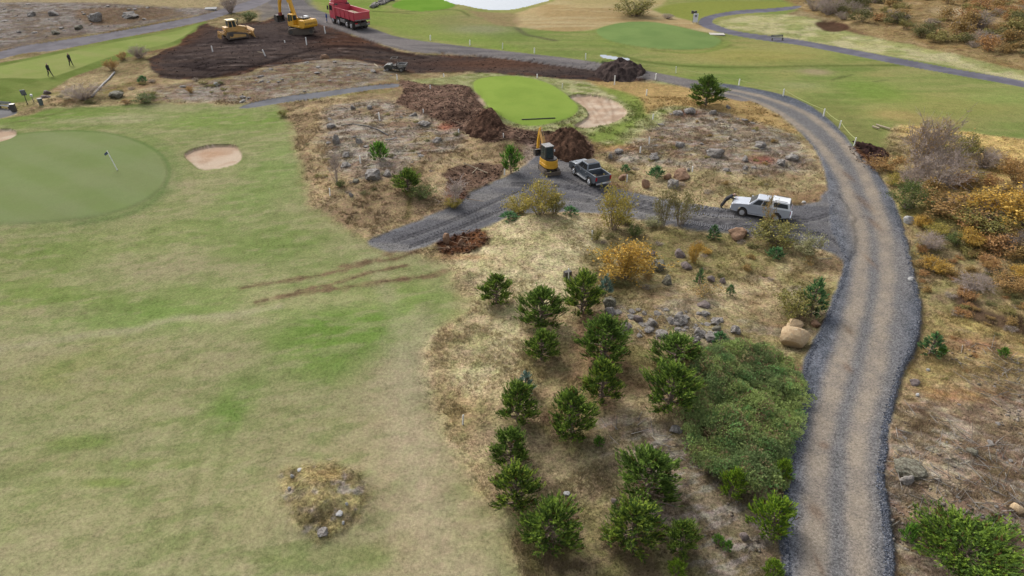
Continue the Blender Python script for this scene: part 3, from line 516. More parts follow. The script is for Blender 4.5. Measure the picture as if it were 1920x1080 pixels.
# ------------------------------------------------------------------ mesh builder for made things
class MB:
    def __init__(s): s.v = []; s.f = []
    def add(s, V, F, M=None):
        n = len(s.v)
        for p in V: s.v.append(tuple(M @ Vector(p)) if M is not None else tuple(p))
        for f in F: s.f.append([i + n for i in f])
        return s
    def box(s, c, d, rz=0., M=None, taper=(1, 1), rx=0., ry=0.):
        R = Matrix.Translation(c) @ Matrix.Rotation(rz, 4, 'Z') @ Matrix.Rotation(ry, 4, 'Y') @ Matrix.Rotation(rx, 4, 'X')
        if M is not None: R = M @ R
        x, y, z = d[0] / 2, d[1] / 2, d[2] / 2; tx, ty = taper
        V = [(-x,-y,-z),(x,-y,-z),(x,y,-z),(-x,y,-z),(-x*tx,-y*ty,z),(x*tx,-y*ty,z),(x*tx,y*ty,z),(-x*tx,y*ty,z)]
        return s.add(V, [(0,3,2,1),(4,5,6,7),(0,1,5,4),(1,2,6,5),(2,3,7,6),(3,0,4,7)], R)
    def hexa(s, V): return s.add(V, [(0,3,2,1),(4,5,6,7),(0,1,5,4),(1,2,6,5),(2,3,7,6),(3,0,4,7)])
    def tube(s, p, q, r0, r1=None, n=8, cap=True):
        r1 = r0 if r1 is None else r1; p = Vector(p); q = Vector(q); d = (q - p).normalized()
        a = d.orthogonal().normalized(); b = d.cross(a); V = []; F = []
        for i in range(n):
            t = 2 * math.pi * i / n; o = a * math.cos(t) + b * math.sin(t); V += [p + o * r0, q + o * r1]
        for i in range(n):
            j = (i + 1) % n; F.append((2*i, 2*j, 2*j+1, 2*i+1))
        if cap: F += [tuple(2*i for i in range(n))[::-1], tuple(2*i+1 for i in range(n))]
        return s.add(V, F)
    def path(s, pts, r, n=6):
        for a, b in zip(pts[:-1], pts[1:]): s.tube(a, b, r, r, n)
        return s
    def extr(s, prof, y0, y1, sc_=1.0):
        """outline in x,z pulled from y0 to y1"""
        n = len(prof); V = [(x, y0, z) for x, z in prof] + [(x, y1, z) for x, z in prof]
        F = [tuple(range(n)), tuple(range(2 * n - 1, n - 1, -1))] + [((i + 1) % n, i, i + n, (i + 1) % n + n) for i in range(n)]
        return s.add(V, F)
    def panel(s, A_, B, C, D, u0, u1, v0, v1, off=.012, th=.01):
        """thin plate set proud on the face A B C D (u runs A to B, v runs A to D)"""
        A_, B, C, D = map(Vector, (A_, B, C, D)); nrm = (B - A_).cross(D - A_).normalized()
        P = lambda u, v: (A_ * (1-u) + B * u) * (1-v) + (D * (1-u) + C * u) * v
        q = [P(u0, v0), P(u1, v0), P(u1, v1), P(u0, v1)]
        return s.hexa([p + nrm * (off - th) for p in q] + [p + nrm * off for p in q])
    def mesh(s, name, m, smooth=False):
        me = bpy.data.meshes.new(name); me.from_pydata([tuple(v) for v in s.v], [], s.f); me.materials.append(m)
        if smooth: me.polygons.foreach_set('use_smooth', [True] * len(me.polygons))
        me.update(); return me
    def build(s, name, m, parent=None, bevel=0., smooth=False, label=None, loc=(0, 0, 0), rz=0.):
        o = obj(name, s.mesh(name, m, smooth), parent, loc, rz)
        import bmesh
        bm = bmesh.new(); bm.from_mesh(o.data); bmesh.ops.recalc_face_normals(bm, faces=bm.faces)
        if bevel:
            bmesh.ops.bevel(bm, geom=list(bm.edges), offset=bevel, segments=2, affect='EDGES', clamp_overlap=True, profile=.6)
        bm.to_mesh(o.data); bm.free()
        if label: o['label'] = label
        return o
# ------------------------------------------------------------------ leaves, needles, twigs as real faces
def unit(v): return v / (np.linalg.norm(v, axis=-1, keepdims=True) + 1e-9)
def rand_unit(n, r=rng): return unit(r.normal(size=(n, 3)))
def blades(P, D, L, Wd, r=rng):
    """one pointed triangle per row: root P, direction D, length L, width Wd"""
    S = unit(np.cross(D, rand_unit(len(P), r))); V = np.stack([P - S * Wd[:, None] / 2, P + S * Wd[:, None] / 2, P + D * L[:, None]], 1)
    return V.reshape(-1, 3)
def leaf_quads(P, D, L, Wd, r=rng):
    S = unit(np.cross(D, rand_unit(len(P), r))); M_ = P + D * L[:, None] * .5
    V = np.stack([P, M_ + S * Wd[:, None] / 2, P + D * L[:, None], M_ - S * Wd[:, None] / 2], 1); return V.reshape(-1, 3)
def tubes3(P, Q, r0, r1):
    """three-sided tapering sticks"""
    D = unit(Q - P); A1 = unit(np.cross(D, np.array([.3, .5, .8]))); B1 = np.cross(D, A1); V = []
    for k in range(3):
        o = A1 * math.cos(2.094 * k) + B1 * math.sin(2.094 * k); V += [P + o * r0[:, None], Q + o * r1[:, None]]
    V = np.stack(V, 1).reshape(-1, 3); n = len(P); base = np.arange(n)[:, None] * 6
    F = np.concatenate([base + np.array([0, 2, 3, 1]), base + np.array([2, 4, 5, 3]), base + np.array([4, 0, 1, 5])]); return V, F
def pine_mesh(seed, R=1.0, Hh=2.2, shape='bush', nsh=420, tip=(118,138,58), mid=(84,106,48), old=(62,82,40), needle=.125, nb=15):
    r = np.random.default_rng(seed); limbs = []; sP = []; sD = []; sC = []; tk = []
    nl = 34 if shape != 'mugo' else 44
    lop = r.uniform(-.25, .25, 2)
    for i in range(nl):
        f = (i + .5) / nl; az = i * 2.39996 + r.uniform(-.4, .4)
        if shape == 'cone': z0 = Hh * (.05 + .9 * f); L = R * (1 - f) ** .85 * r.uniform(.8, 1.15) + .06; up = .25
        elif shape == 'mugo': z0 = Hh * .12 * f; L = R * r.uniform(.55, 1.05); up = .25 + .9 * f
        else: z0 = Hh * (.03 + .84 * f); prof = (1.02 - f) ** .55 * (.72 + .55 * min(f * 3, 1)) * .92; L = R * prof * r.uniform(.68, 1.18); up = .35 + .55 * f
        d = np.array([math.cos(az), math.sin(az), up * r.uniform(.6, 1.3)]); d /= np.linalg.norm(d)
        base = np.array([lop[0] * f * R * .3, lop[1] * f * R * .3, z0]); tipp = base + d * L * np.array([1, 1, 1.0]); limbs.append((base, tipp))
        if shape == 'bush': tipp[2] = min(tipp[2], Hh * 1.0)
        k = max(3, int(nsh / nl * (.35 + 1.1 * L / R)))
        for j in range(k):
            t = r.uniform(.30, 1.03) ** .65; p = base * (1 - t) + tipp * t + r.normal(size=3) * np.array([1, 1, .7]) * .095 * R * (.55 + .5 * t)
            dd = d * .8 + np.array([0, 0, .65]) + r.normal(size=3) * .25; sP.append(p); sD.append(dd); sC.append(t)
    for k in range(int(nsh * .08)):      # leader shoots
        sP.append(np.array([lop[0]*.3*R, lop[1]*.3*R, Hh * r.uniform(.84, .98)]) + r.normal(size=3) * R * .09 * (2.2 if shape == 'mugo' else 1)); sD.append(np.array([0, 0, 1.]) + r.normal(size=3) * .3); sC.append(1.)
    sP = np.array(sP); sD = unit(np.array(sD)); sC = np.array(sC); n = len(sP)
    needle *= .92; sl = needle * 1.7 * r.uniform(.8, 1.35, n)
    P = np.repeat(sP, nb, 0); Ax = np.repeat(sD, nb, 0); u = r.uniform(0, 1, n * nb); P = P + Ax * (u * np.repeat(sl, nb))[:, None]
    D = unit(Ax * 1.15 + rand_unit(n * nb, r) * .62); L = needle * r.uniform(.6, 1.0, n * nb); Wd = needle * .25 * np.ones(n * nb)
    V = blades(P, D, L, Wd, r)
    c0, c1, c2 = A(*old) * 1.9, A(*mid) * 2.35, A(*tip) * 2.5; tone = r.uniform(0, 1, n); w_ = ss(tone + .25 * sC, .35, 1.15)
    C = c0 * (1 - w_)[:, None] + c1 * w_[:, None]; g = ss(r.uniform(0, 1, n) + .12, .55, 1.0); C = C * (1 - g)[:, None] + c2 * g[:, None]
    brn = r.uniform(0, 1, n) < .035; C[brn] = A(120, 92, 58)
    C = np.repeat(C, nb, 0) * r.uniform(.78, 1.22, n * nb)[:, None]; C = np.repeat(C, 3, 0)
    crown = mesh_np('crown', V, np.arange(len(V)).reshape(-1, 3), M_LEAF, C)
    B = np.array([a for a, b in limbs]); T = np.array([b for a, b in limbs]); v, f = tubes3(B, T, np.full(len(B), .022 * Hh), np.full(len(B), .006 * Hh))
    tv, tf = tubes3(np.array([[0, 0, -.15]]), np.array([[lop[0]*.3*R, lop[1]*.3*R, Hh * .9]]), np.array([.045 * Hh]), np.array([.012 * Hh]))
    trunk = mesh_np('trunk', np.concatenate([v, tv]), np.concatenate([f, tf + len(v)]), M_BARK)
    return crown, trunk, R, Hh
def bush_mesh(seed, R=1.0, Hh=1.8, stems=22, leaves=2600, cols=((120,122,62),(96,102,54),(150,134,62)), leaf=.085, bare=0, lean=(0, 0), stemcol=None, dome=.75, spread=1.0):
    r = np.random.default_rng(seed); P = []; Q = []; r0 = []; tips = []
    for i in range(stems):
        az = r.uniform(0, 6.283); s = math.sqrt(r.uniform(.02, 1)) * spread; top = np.array([math.cos(az) * R * s + lean[0] * Hh, math.sin(az) * R * s + lean[1] * Hh, Hh * (1 - dome * .62 * s * s) * r.uniform(.78, 1.04)])
        b = np.array([math.cos(az) * R * .16 * s, math.sin(az) * R * .16 * s, -.05]); m = b * .5 + top * .5 + r.normal(size=3) * .06 * R; m[2] += .08 * Hh
        P += [b, m]; Q += [m, top]; r0 += [.011 * Hh, .007 * Hh]
        for k in range(5 + bare * 5):
            t = r.uniform(.25, 1); a = (m * (1 - t) + top * t) if r.uniform() < .65 else (b * (1 - t) + m * t); e = a + (unit(top - b) * .8 + r.normal(size=3) * .55) * Hh * r.uniform(.10, .26); P.append(a); Q.append(e); r0.append(.004 * Hh); tips.append((a, e))
            if bare:
                for q in range(4):
                    aa = a * (1 - .6) + e * .6; e2 = aa + (unit(e - a) * .7 + r.normal(size=3) * .5) * Hh * r.uniform(.06, .15); P.append(aa); Q.append(e2); r0.append(.0032 * Hh)
        tips.append((m, top))
    P = np.array(P); Q = np.array(Q); r0 = np.array(r0); v, f = tubes3(P, Q, r0, r0 * .45)
    stem = mesh_np('stem', v, f, stemcol or M_TWIG)
    crown = None
    if leaves:
        Tp = np.array([np.concatenate(t) for t in tips]); k = r.integers(0, len(Tp), leaves); t = r.uniform(.1, 1.08, leaves)[:, None]
        p = Tp[k, :3] * (1 - t) + Tp[k, 3:] * t + r.normal(size=(leaves, 3)) * leaf * 1.1; D = unit(r.normal(size=(leaves, 3)) + np.array([0, 0, .5])); L = leaf * r.uniform(.7, 1.4, leaves)
        V = leaf_quads(p, D, L, L * .62, r); ck = np.array([A(*c) for c in cols]) * 1.8; tone = (k * 7919 % 97) / 97.; w_ = np.clip(tone + r.normal(size=leaves) * .22, 0, .999) * (len(ck) - 1); i0 = w_.astype(int); fr = (w_ - i0)[:, None]
        C = (ck[i0] * (1 - fr) + ck[np.minimum(i0 + 1, len(ck) - 1)] * fr) * r.uniform(.75, 1.25, leaves)[:, None]
        crown = mesh_np('foliage', V, np.arange(len(V)).reshape(-1, 4), M_LEAF, np.repeat(C, 4, 0))
    return crown, stem, R, Hh
M_BARK = surf('bark', A(150, 130, 112), .9, var=.3, scale=12)
M_TWIG = surf('twig', A(168, 150, 128), .9, var=.25, scale=9)
M_GREYTWIG = surf('grey_twig', A(196, 178, 166), .9, var=.2, scale=9)
def plant(name, ms, px, bot, top, wpx, label, cat, group=None, rz=None, sink=.0, front=.55):
    """stand a plant where its foot is; size it from how tall and wide it shows"""
    P = gp(px, bot); R_ = wpx / ppm(P) / 2; P2 = P.copy(); P2[1] += R_ * front; P2[0] = P[0] * P2[1] / P[1]; P2[2] = float(Hat(P2[0], P2[1]))
    hh = max(top_z(P2, top) - P2[2], .25); crown, stem, R0, H0 = ms; R_ = wpx / ppm(P2) / 2 * 1.16
    o = empty(name, tuple(P2 - np.array([0, 0, sink])), random.uniform(0, 6.28) if rz is None else rz, label, cat, group); o.scale = (R_ / R0, R_ / R0, hh / H0)
    if crown is not None: obj('crown' if 'tree' in name or 'pine' in name or 'spruce' in name else 'foliage', crown, o)
    obj('trunk' if 'tree' in name or 'pine' in name or 'spruce' in name else 'stem', stem, o); return o
PINES = [pine_mesh(100 + i, 1.0, 2.2, nsh=1200 + 20 * i, tip=[(122,142,60),(110,132,58),(132,148,60)][i % 3]) for i in range(7)]
BRIGHT = [pine_mesh(150 + i, 1.0, 1.8, nsh=950, tip=(138,160,52), mid=(104,130,48), old=(72,98,40)) for i in range(2)]
SMALLP = [pine_mesh(160 + i, 1.0, 1.6, nsh=300, needle=.24, tip=(108,150,58), mid=(84,120,50), old=(60,90,42), nb=11) for i in range(2)]
MUGO = pine_mesh(170, 1.0, .8, 'mugo', nsh=2200, needle=.085, tip=(112,134,50), mid=(80,102,42), old=(58,78,36), nb=12)
SPR = [pine_mesh(180, .6, 1.8, 'cone', nsh=420, needle=.12, tip=(104,138,84), mid=(70,104,68), old=(52,82,54)), pine_mesh(181, .7, 1.5, 'cone', nsh=260, needle=.17, tip=(128,150,140), mid=(92,118,108), old=(66,90,80)), pine_mesh(182, .8, 1.3, 'cone', nsh=240, needle=.2, tip=(110,146,96), mid=(72,112,72), old=(54,84,58))]
for i, (px, top, bot, wd, k, lab) in enumerate([
    (932,520,580,62,0,'dark green pine standing alone highest on the pale grass slope'),
    (1013,545,628,82,1,'dark bushy pine left of the darker, taller pine at the top of the grove'),
    (1089,515,600,76,2,'dense dark pine on the upper edge of the grove below the orange bush'),
    (1015,622,684,60,3,'small dark pine directly below the bushy pine at the grove\'s upper left'),
    (1130,598,692,94,4,'broad green pine beside the grey rock outcrop above the middle of the grove'),
    (1127,678,766,68,5,'conical pine with a pointed top in the middle of the grove'),
    (970,722,806,72,6,'dark pine with a small bluish spruce behind its top'),
    (1070,738,838,86,0,'tall uneven yellow green pine with a gap low in its crown'),
    (957,808,885,68,1,'narrow open pine on the left edge of the grove above a rounder pine'),
    (965,878,970,88,2,'round full pine on the left edge of the grove'),
    (1029,948,1050,106,3,'large spreading bright green pine, lowest of the grove\'s left side'),
    (1208,858,958,112,4,'two-topped pine with bare pale branches showing low in its crown'),
    (1181,948,1046,104,5,'broad light green pine below the two-topped pine'),
    (1271,980,1050,60,6,'compact round pine right of the broad light green pine'),
    (1262,635,705,90,1,'dark spreading pine at the top corner of the dwarf pine thicket'),
    (1250,690,786,98,3,'tall yellowish green pine leaning against the left side of the dwarf pine thicket'),
    (1322,145,203,60,4,'lone rounded pine beside the bend of the gravel road near the rocky heath'),
    (765,320,366,52,0,'bright green small pine on dry grass left of the dug hole')]):
    m = PINES[k]
    plant('pine_tree', m, px, bot, top, wd, lab, 'pine tree', 'pine trees on the dry grass slopes')
for px, top, bot, wd, m, lab in [
    (1436,942,1018,78,BRIGHT[0],'bright yellow green young pine leaning over the road\'s gravel shoulder'),
    (1369,885,940,46,BRIGHT[1],'bright yellow green pine at the lower left edge of the dwarf pine thicket'),
    (1462,866,910,32,BRIGHT[0],'small bright yellow green pine between thicket and road'),
    (1266,1055,1084,34,BRIGHT[1],'small pine cut by the lower picture edge under the round compact pine'),
    (1444,1056,1095,38,BRIGHT[0],'small bright pine at the lower picture edge beside the road shoulder')]:
    plant('young_pine', m, px, bot, top, wd, lab, 'young pine', 'young bright pines by the gravel road')
for i, (px, top, bot, wd, lab) in enumerate([(713,272,306,30,'small round green pine on a thin stem among lichen covered rocks'),(958,282,328,30,'small upright pine beside the yellow mini excavator'),
    (1345,1008,1024,20,'low green seedling pine on bare heath left of the bright road pine'),(1362,1018,1038,16,'tiny pine seedling just below another one left of the bright road pine'),
    (1695,990,1024,26,'small bright green pine on the heath right of the road shoulder'),(1728,980,996,18,'tiny round pine seedling right of the small pine by the road'),(1122,822,842,18,'green seedling below the tall uneven pine in the grove'),
    (1435,878,890,12,'small green shoot at the right edge of the dwarf thicket'),(1762,652,672,14,'thin pale green seedling on dry grass right of the road bend'),(1878,655,672,16,'bright green seedling on the reddish heath near the right picture edge'),
    (560,385,395,10,'tiny green seedling by the left edge of the rocky rough')][:10]):
    plant('pine_seedling', SMALLP[i % 2], px, bot, top, wd, lab, 'young pine', 'pine seedlings')
plant('dwarf_pine', MUGO, 1782, 1105, 1020, 205, 'wide low bright green dwarf pine at the lower right picture edge', 'dwarf pine')
for px, top, bot, wd, k, lab in [(1517,528,600,42,0,'tall dark green spruce behind an olive willow beside the road shoulder'),(1134,522,560,22,1,'blue green small spruce beside the top pine of the grove'),
    (985,702,740,26,1,'blue grey spruce peeking out behind a dark pine'),(1336,424,452,20,0,'small dark spruce on the lower edge of the gravel track'),(1229,315,336,24,2,'bushy blue green spruce beside the orange boulder above the track'),
    (1172,311,324,14,2,'little round spruce near the brown boulder above the track'),(1196,456,472,14,1,'small blue green spruce rising over the orange bush'),(1310,506,538,16,0,'slim bright green spruce below the small dark boulder'),
    (1368,535,556,14,0,'slim green spruce on dry grass in the middle of the rocky hollow'),(1349,627,648,24,2,'low round dark spruce beside the grey outcrop rocks'),(1452,467,486,26,2,'low spreading green spruce below the olive willow by the junction'),
    (1740,628,670,38,0,'yellow green young spruce at the right shoulder of the road'),(268,144,156,14,2,'small dark green spruce on the rough left of the peat'),(955,400,414,28,2,'low dark green spruce at the track\'s lower edge by the yellow willow'),(1070,390,404,24,2,'low dark spruce right of the yellow willow on the track\'s edge')]:
    plant('spruce', SPR[k], px, bot, top, wd, lab, 'spruce', 'young spruces')
# willows and birches
OL = [bush_mesh(200 + i, cols=((128,124,70),(104,106,60),(150,138,76),(118,116,72))) for i in range(3)]
YE = [bush_mesh(210 + i, cols=((164,148,74),(140,134,68),(178,158,84))) for i in range(2)]
OR_ = [bush_mesh(220 + i, cols=((190,152,68),(168,134,62),(196,162,84),(140,120,66)), leaves=3600, dome=.8) for i in range(2)]
PALE = [bush_mesh(230, cols=((158,154,118),(140,138,100),(120,122,80)), leaves=2000)]
GR = [bush_mesh(240 + i, cols=((92,108,58),(76,92,50),(112,118,66))) for i in range(2)]
RU = [bush_mesh(250 + i, cols=((164,128,80),(142,114,70),(172,140,92)), leaves=2600) for i in range(2)]
BARE = [bush_mesh(260 + i, leaves=420, bare=1, stems=44, cols=((170,140,90),(150,130,96)), stemcol=M_GREYTWIG, leaf=.05) for i in range(2)]
BAREL = bush_mesh(265, leaves=1400, bare=1, stems=52, cols=((176,146,84),(150,130,96)), stemcol=M_GREYTWIG, leaf=.05, lean=(.45, .1))
SPARSE = [bush_mesh(270, leaves=1300, stems=16, cols=((134,124,80),(112,110,72))), bush_mesh(271, leaves=700, stems=12, cols=((178,140,82),(134,118,72),(112,106,64)))]
for px, top, bot, wd, m, lab in [
    (1012,342,408,62,YE[0],'tall yellow olive willow in front of the mini excavator'),(975,366,404,48,YE[1],'lower yellow willow left of the tall one on the track\'s edge'),(1040,362,404,34,OL[0],'olive willow right of the tall yellow one below the mini excavator'),
    (1148,348,436,56,YE[1],'upright yellow birch in front of the gravel track below the grey pickup'),(1272,354,432,56,SPARSE[0],'see-through olive willow in front of the track, taller of a pair'),(1242,352,430,36,SPARSE[0],'narrow see-through willow just left of its taller twin'),
    (1448,418,468,84,OL[1],'broad olive and orange willow in front of the silver pickup'),(1433,362,440,28,SPARSE[1],'thin orange brown birch rising across the silver pickup\'s side'),(1508,440,488,60,PALE[0],'pale leaved willow at the inner corner of the road junction'),
    (1168,458,536,100,OR_[0],'large bright orange rounded willow on the slope above the pine grove'),(1302,455,496,24,OR_[1],'small orange birch beside the dark boulders'),(1322,465,476,22,OR_[1],'low orange bush right of the small orange birch'),
    (1318,532,562,60,SPARSE[1],'yellow leaved low birch over a dark hollow'),(1486,548,606,74,OL[2],'olive willow growing against the tall spruce by the road'),(1173,408,424,30,OL[0],'low olive bush left of the pair of see-through willows'),(1225,410,430,40,PALE[0],'pale grey green bush on the track\'s lower edge'),
    (1893,462,476,22,OR_[0],'small orange bush right'),(1190,420,446,30,GR[0],'low green bush at the foot of the yellow birch'),(1118,430,455,26,OL[0],'low olive bush at the upper end of the pale grass slope'),(1515,480,500,34,SPARSE[1],'thin orange twigged bush beside the junction'),
    (1659,292,324,58,RU[0],'round rust coloured bush beside the road and dark soil'),(1722,214,330,92,BAREL,'tall leaning bare grey willow above the rust coloured bush'),(1788,250,310,70,OL[1],'olive crowned willow behind the bare grey bushes'),
    (1760,290,360,90,BARE[0],'wide bare purplish willow at the edge of the far field'),(1840,285,320,60,BARE[1],'bare twiggy bush right of the olive crowned willow'),(1735,258,300,22,OR_[1],'small yellow sapling in front of the bare purplish willow'),
    (1706,318,356,50,BARE[1],'low bare grey bush beside the road shoulder\'s grass'),(1697,344,402,60,GR[1],'dense green olive bush on the road\'s right edge'),(1672,326,352,32,YE[0],'yellow green bush just below the rust coloured bush'),
    (1795,372,420,110,RU[1],'broad golden brown bush, left one of the orange thicket'),(1880,360,440,120,OR_[0],'large golden bush at the right picture edge'),(1835,400,452,90,OL[2],'olive brown bush in the middle of the orange thicket'),
    (1905,300,350,60,RU[0],'orange bush at the right edge above the pink gravel patch'),(1720,405,430,36,OR_[1],'yellow orange bush beside the pale stone at the shoulder'),(1752,420,440,44,YE[1],'yellow bush right of the orange one at the shoulder'),
    (1815,432,466,44,OR_[1],'bright yellow orange bush below the orange thicket'),(1790,438,466,34,GR[0],'dark green bush left of the bright yellow orange bush'),(1736,440,474,44,BARE[0],'bare grey twiggy bush near the road\'s right shoulder'),
    (1900,440,476,60,BARE[1],'pale bare bush at the right edge under the thicket'),(1750,485,514,46,OR_[1],'small bright orange bush standing by dark clods right of the road'),(1850,486,506,30,RU[0],'low orange bush in the heath right of the small orange one'),
    (1888,520,556,66,RU[1],'orange brown bush at the right edge below the bare one'),(1820,520,550,56,BARE[0],'pale dry bush left of the orange brown bush'),(1908,500,530,40,OR_[0],'golden bush at the right edge above the orange brown one'),
    (1870,820,836,20,SMALLP[0],'tiny green bush'),(1193,-2,34,76,OL[0],'round olive willow standing alone on the straw field'),(465,22,42,34,GR[0],'rounded green bush on the strip between peat and gravel'),(433,-8,26,28,BARE[0],'bare small tree behind the bulldozer'),
    (1252,26,36,20,BARE[0],'small grey heap of twigs beside the far green'),(212,110,134,22,RU[0],'small orange bush at the tip of the tee bank'),(232,98,114,20,RU[1],'rusty bush behind the small orange one on the tee bank'),(262,88,112,34,BARE[1],'dry grey bush beside the peat edge'),
    (160,160,190,60,BARE[0],'low spreading bare bush left of the long pipe'),(532,206,220,20,OL[2],'small brown olive bush at the fairway edge'),(358,160,176,16,RU[0],'small orange bush on the rocky rough'),(238,186,196,16,RU[1],'tiny orange bush at the fairway\'s upper edge'),
    (276,176,196,40,GR[1],'low green heather bush at the fairway\'s upper edge'),(638,338,352,18,GR[0],'low dark bush at the foot of the thin bare tree'),(793,350,378,44,GR[1],'low olive bush behind the small pine by the rut'),(852,370,392,30,YE[1],'yellow grass bush at the track\'s left edge'),
    (608,925,938,10,GR[0],'small green bush')]:
    if lab.endswith('tiny green bush') or lab in ('small orange bush right', 'small green bush'): continue
    plant('birch' if 'birch' in lab else 'bare_willow' if 'bare' in lab else 'willow_bush', m, px, bot, top, wd, lab, 'birch' if 'birch' in lab else 'bush')
BT = bush_mesh(290, .6, 3.0, stems=9, leaves=60, bare=1, stemcol=M_GREYTWIG, cols=((150,140,120),(140,130,110)), leaf=.05)
plant('bare_tree', BT, 632, 346, 278, 20, 'thin bare grey tree standing on dry rough near the fairway', 'tree')
plant('bare_tree', BT, 1845 - 990, 392, 330, 34, 'leafless pale shrub tree between dug hole and gravel track', 'tree')
# scrub thickets: every bush its own object, placed over the autumn heath
def vary(label, s, u, v):
    size = 'small ' if s < .33 else 'large ' if s > .72 else 'mid-sized '
    row = 'far' if v < .33 else 'near' if v > .67 else 'middle'; side = 'left' if u < .3 else 'right' if u > .7 else 'centre'
    return size + label + ', ' + row + ' ' + side
def scatter(poly, n, sizes, pool, label, group, seed, hk=.75, keep=None, names='scrub_bush'):
    r = random.Random(seed); W = np.array(poly, float); x0, x1 = W[:, 0].min(), W[:, 0].max(); y0, y1 = W[:, 1].min(), W[:, 1].max(); pts = []; tries = 0
    while len(pts) < n and tries < 20000:
        tries += 1; px, py = r.uniform(x0, x1), r.uniform(y0, y1); ins = False
        for i in range(len(W)):
            a, b = W[i - 1], W[i]
            if (a[1] > py) != (b[1] > py) and px < (b[0] - a[0]) * (py - a[1]) / (b[1] - a[1]) + a[0]: ins = not ins
        if not ins or px > 1990 or py < -45: continue
        P = gp(px, py)
        if any((P[0] - q[0]) ** 2 + (P[1] - q[1]) ** 2 < (sizes[0] * .9) ** 2 for q in pts): continue
        pts.append(P); s = r.uniform(*sizes); k = r.randrange(len(pool)); crown, stem, R0, H0 = pool[k][0]
        o = empty(names if sizes[1] > .9 else 'low_scrub_bush', tuple(P - np.array([0, 0, .08])), r.uniform(0, 6.28), vary(label % pool[k][1], (s - sizes[0]) / (sizes[1] - sizes[0]), (px - x0) / (x1 - x0), (py - y0) / (y1 - y0)), 'bush', group)  # the low ones are small scrub bushes built from the same meshes
        o.scale = (s / R0, s / R0, s * hk * r.uniform(.8, 1.3) * 1.25 / H0)
        if crown is not None: obj('foliage', crown, o)
        obj('stem', stem, o)
farO = [(bush_mesh(300 + i, leaves=900, leaf=.15, stems=12, cols=c), nm) for i, (c, nm) in enumerate([(((140,130,78),(120,114,68)), 'olive yellow'), (((158,130,80),(136,114,72)), 'golden brown'), (((108,106,66),(94,94,60)), 'dark olive'), (((172,132,84),(150,116,80)), 'rusty orange')])]
farB = [(bush_mesh(310, leaves=160, stems=34, bare=1, stemcol=M_GREYTWIG, leaf=.1), 'bare grey')]
scatter([(1495,-5),(1560,-40),(1640,-50),(1660,10),(1640,40),(1600,42),(1540,30)], 36, (1.1, 2.1), farO[2:3] + farB, '%s willow in the thicket behind the path bend', 'willows in the dense thicket', 5, .95)
scatter([(1640,-50),(2000,-60),(2000,120),(1880,100),(1790,86),(1700,72),(1630,50),(1600,40)], 150, (.9, 2.2), farO + farB[:1], '%s bush in the scrub beyond the path', 'bushes in the autumn scrub', 6, .8)
scatter([(1330,-45),(1480,-50),(1500,-6),(1400,-10)], 8, (.9, 1.5), farO[2:3] + farB, '%s bush along the far edge of the course', 'bushes at the far edge', 9)
scatter([(1720,350),(1990,300),(1990,480),(1860,500),(1780,480),(1720,430)], 46, (.6, 1.3), farO[:2] + farO[3:] + farB, '%s bush in the thicket right of the road', 'bushes in the orange thicket', 7, .8)
scatter([(1700,450),(1990,490),(1990,640),(1850,600),(1760,560),(1720,520)], 22, (.3, .7), farO[:2] + farO[3:] + farB, '%s low bush on the heath right of the road', 'low bushes on the right heath', 8, .8)
scatter([(1680,240),(1740,245),(1880,300),(1860,340),(1740,330)], 12, (.5, 1.0), farB + farO[:1], '%s shrub between the far field and the road bend', 'shrubs by the road bend', 12, .8)
scatter([(1120,440),(1200,440),(1400,450),(1480,480),(1440,540),(1250,560),(1130,560)], 26, (.18, .5), farO[:3] + farB, '%s low bush in the hollow below the track', 'low bushes in the hollow', 13, .7)
scatter([(560,210),(740,190),(900,270),(900,350),(700,390),(600,380)], 26, (.2, .45), [farO[0], farO[2], farB[0]], '%s low bush on the rough by the fairway', 'low bushes on the rocky rough', 14, .6)
scatter([(1130,300),(1250,230),(1400,220),(1500,280),(1520,350),(1350,370),(1220,350)], 26, (.2, .45), [farO[0], farO[1], farB[0]], '%s low bush inside the road bend', 'low bushes inside the road bend', 15, .6)
scatter([(60,185),(300,150),(460,150),(520,185),(300,190),(100,200)], 18, (.3, .7), [farO[0], farO[2], farB[0]], '%s low bush on the bank above the fairway', 'low bushes above the fairway', 16, .6)
scatter([(1700,440),(1760,470),(1990,500),(1990,660),(1880,640),(1760,590),(1715,540)], 60, (.2, .5), farO + farB, '%s low bush below the orange thicket', 'low bushes below the orange thicket', 18, .6)
scatter([(1670,330),(1720,330),(1990,330),(1990,480),(1740,430),(1690,390)], 34, (.3, .8), farO[:2] + farB, '%s low bush by the bend of the road', 'bushes by the bend', 19, .7)
scatter([(1730,620),(1990,660),(1990,800),(1860,780),(1720,700)], 26, (.12, .3), farO[:1] + farO[3:] + farB, '%s scrub tuft on the heath right of the road', 'scrub tufts right of the road', 20, .5)
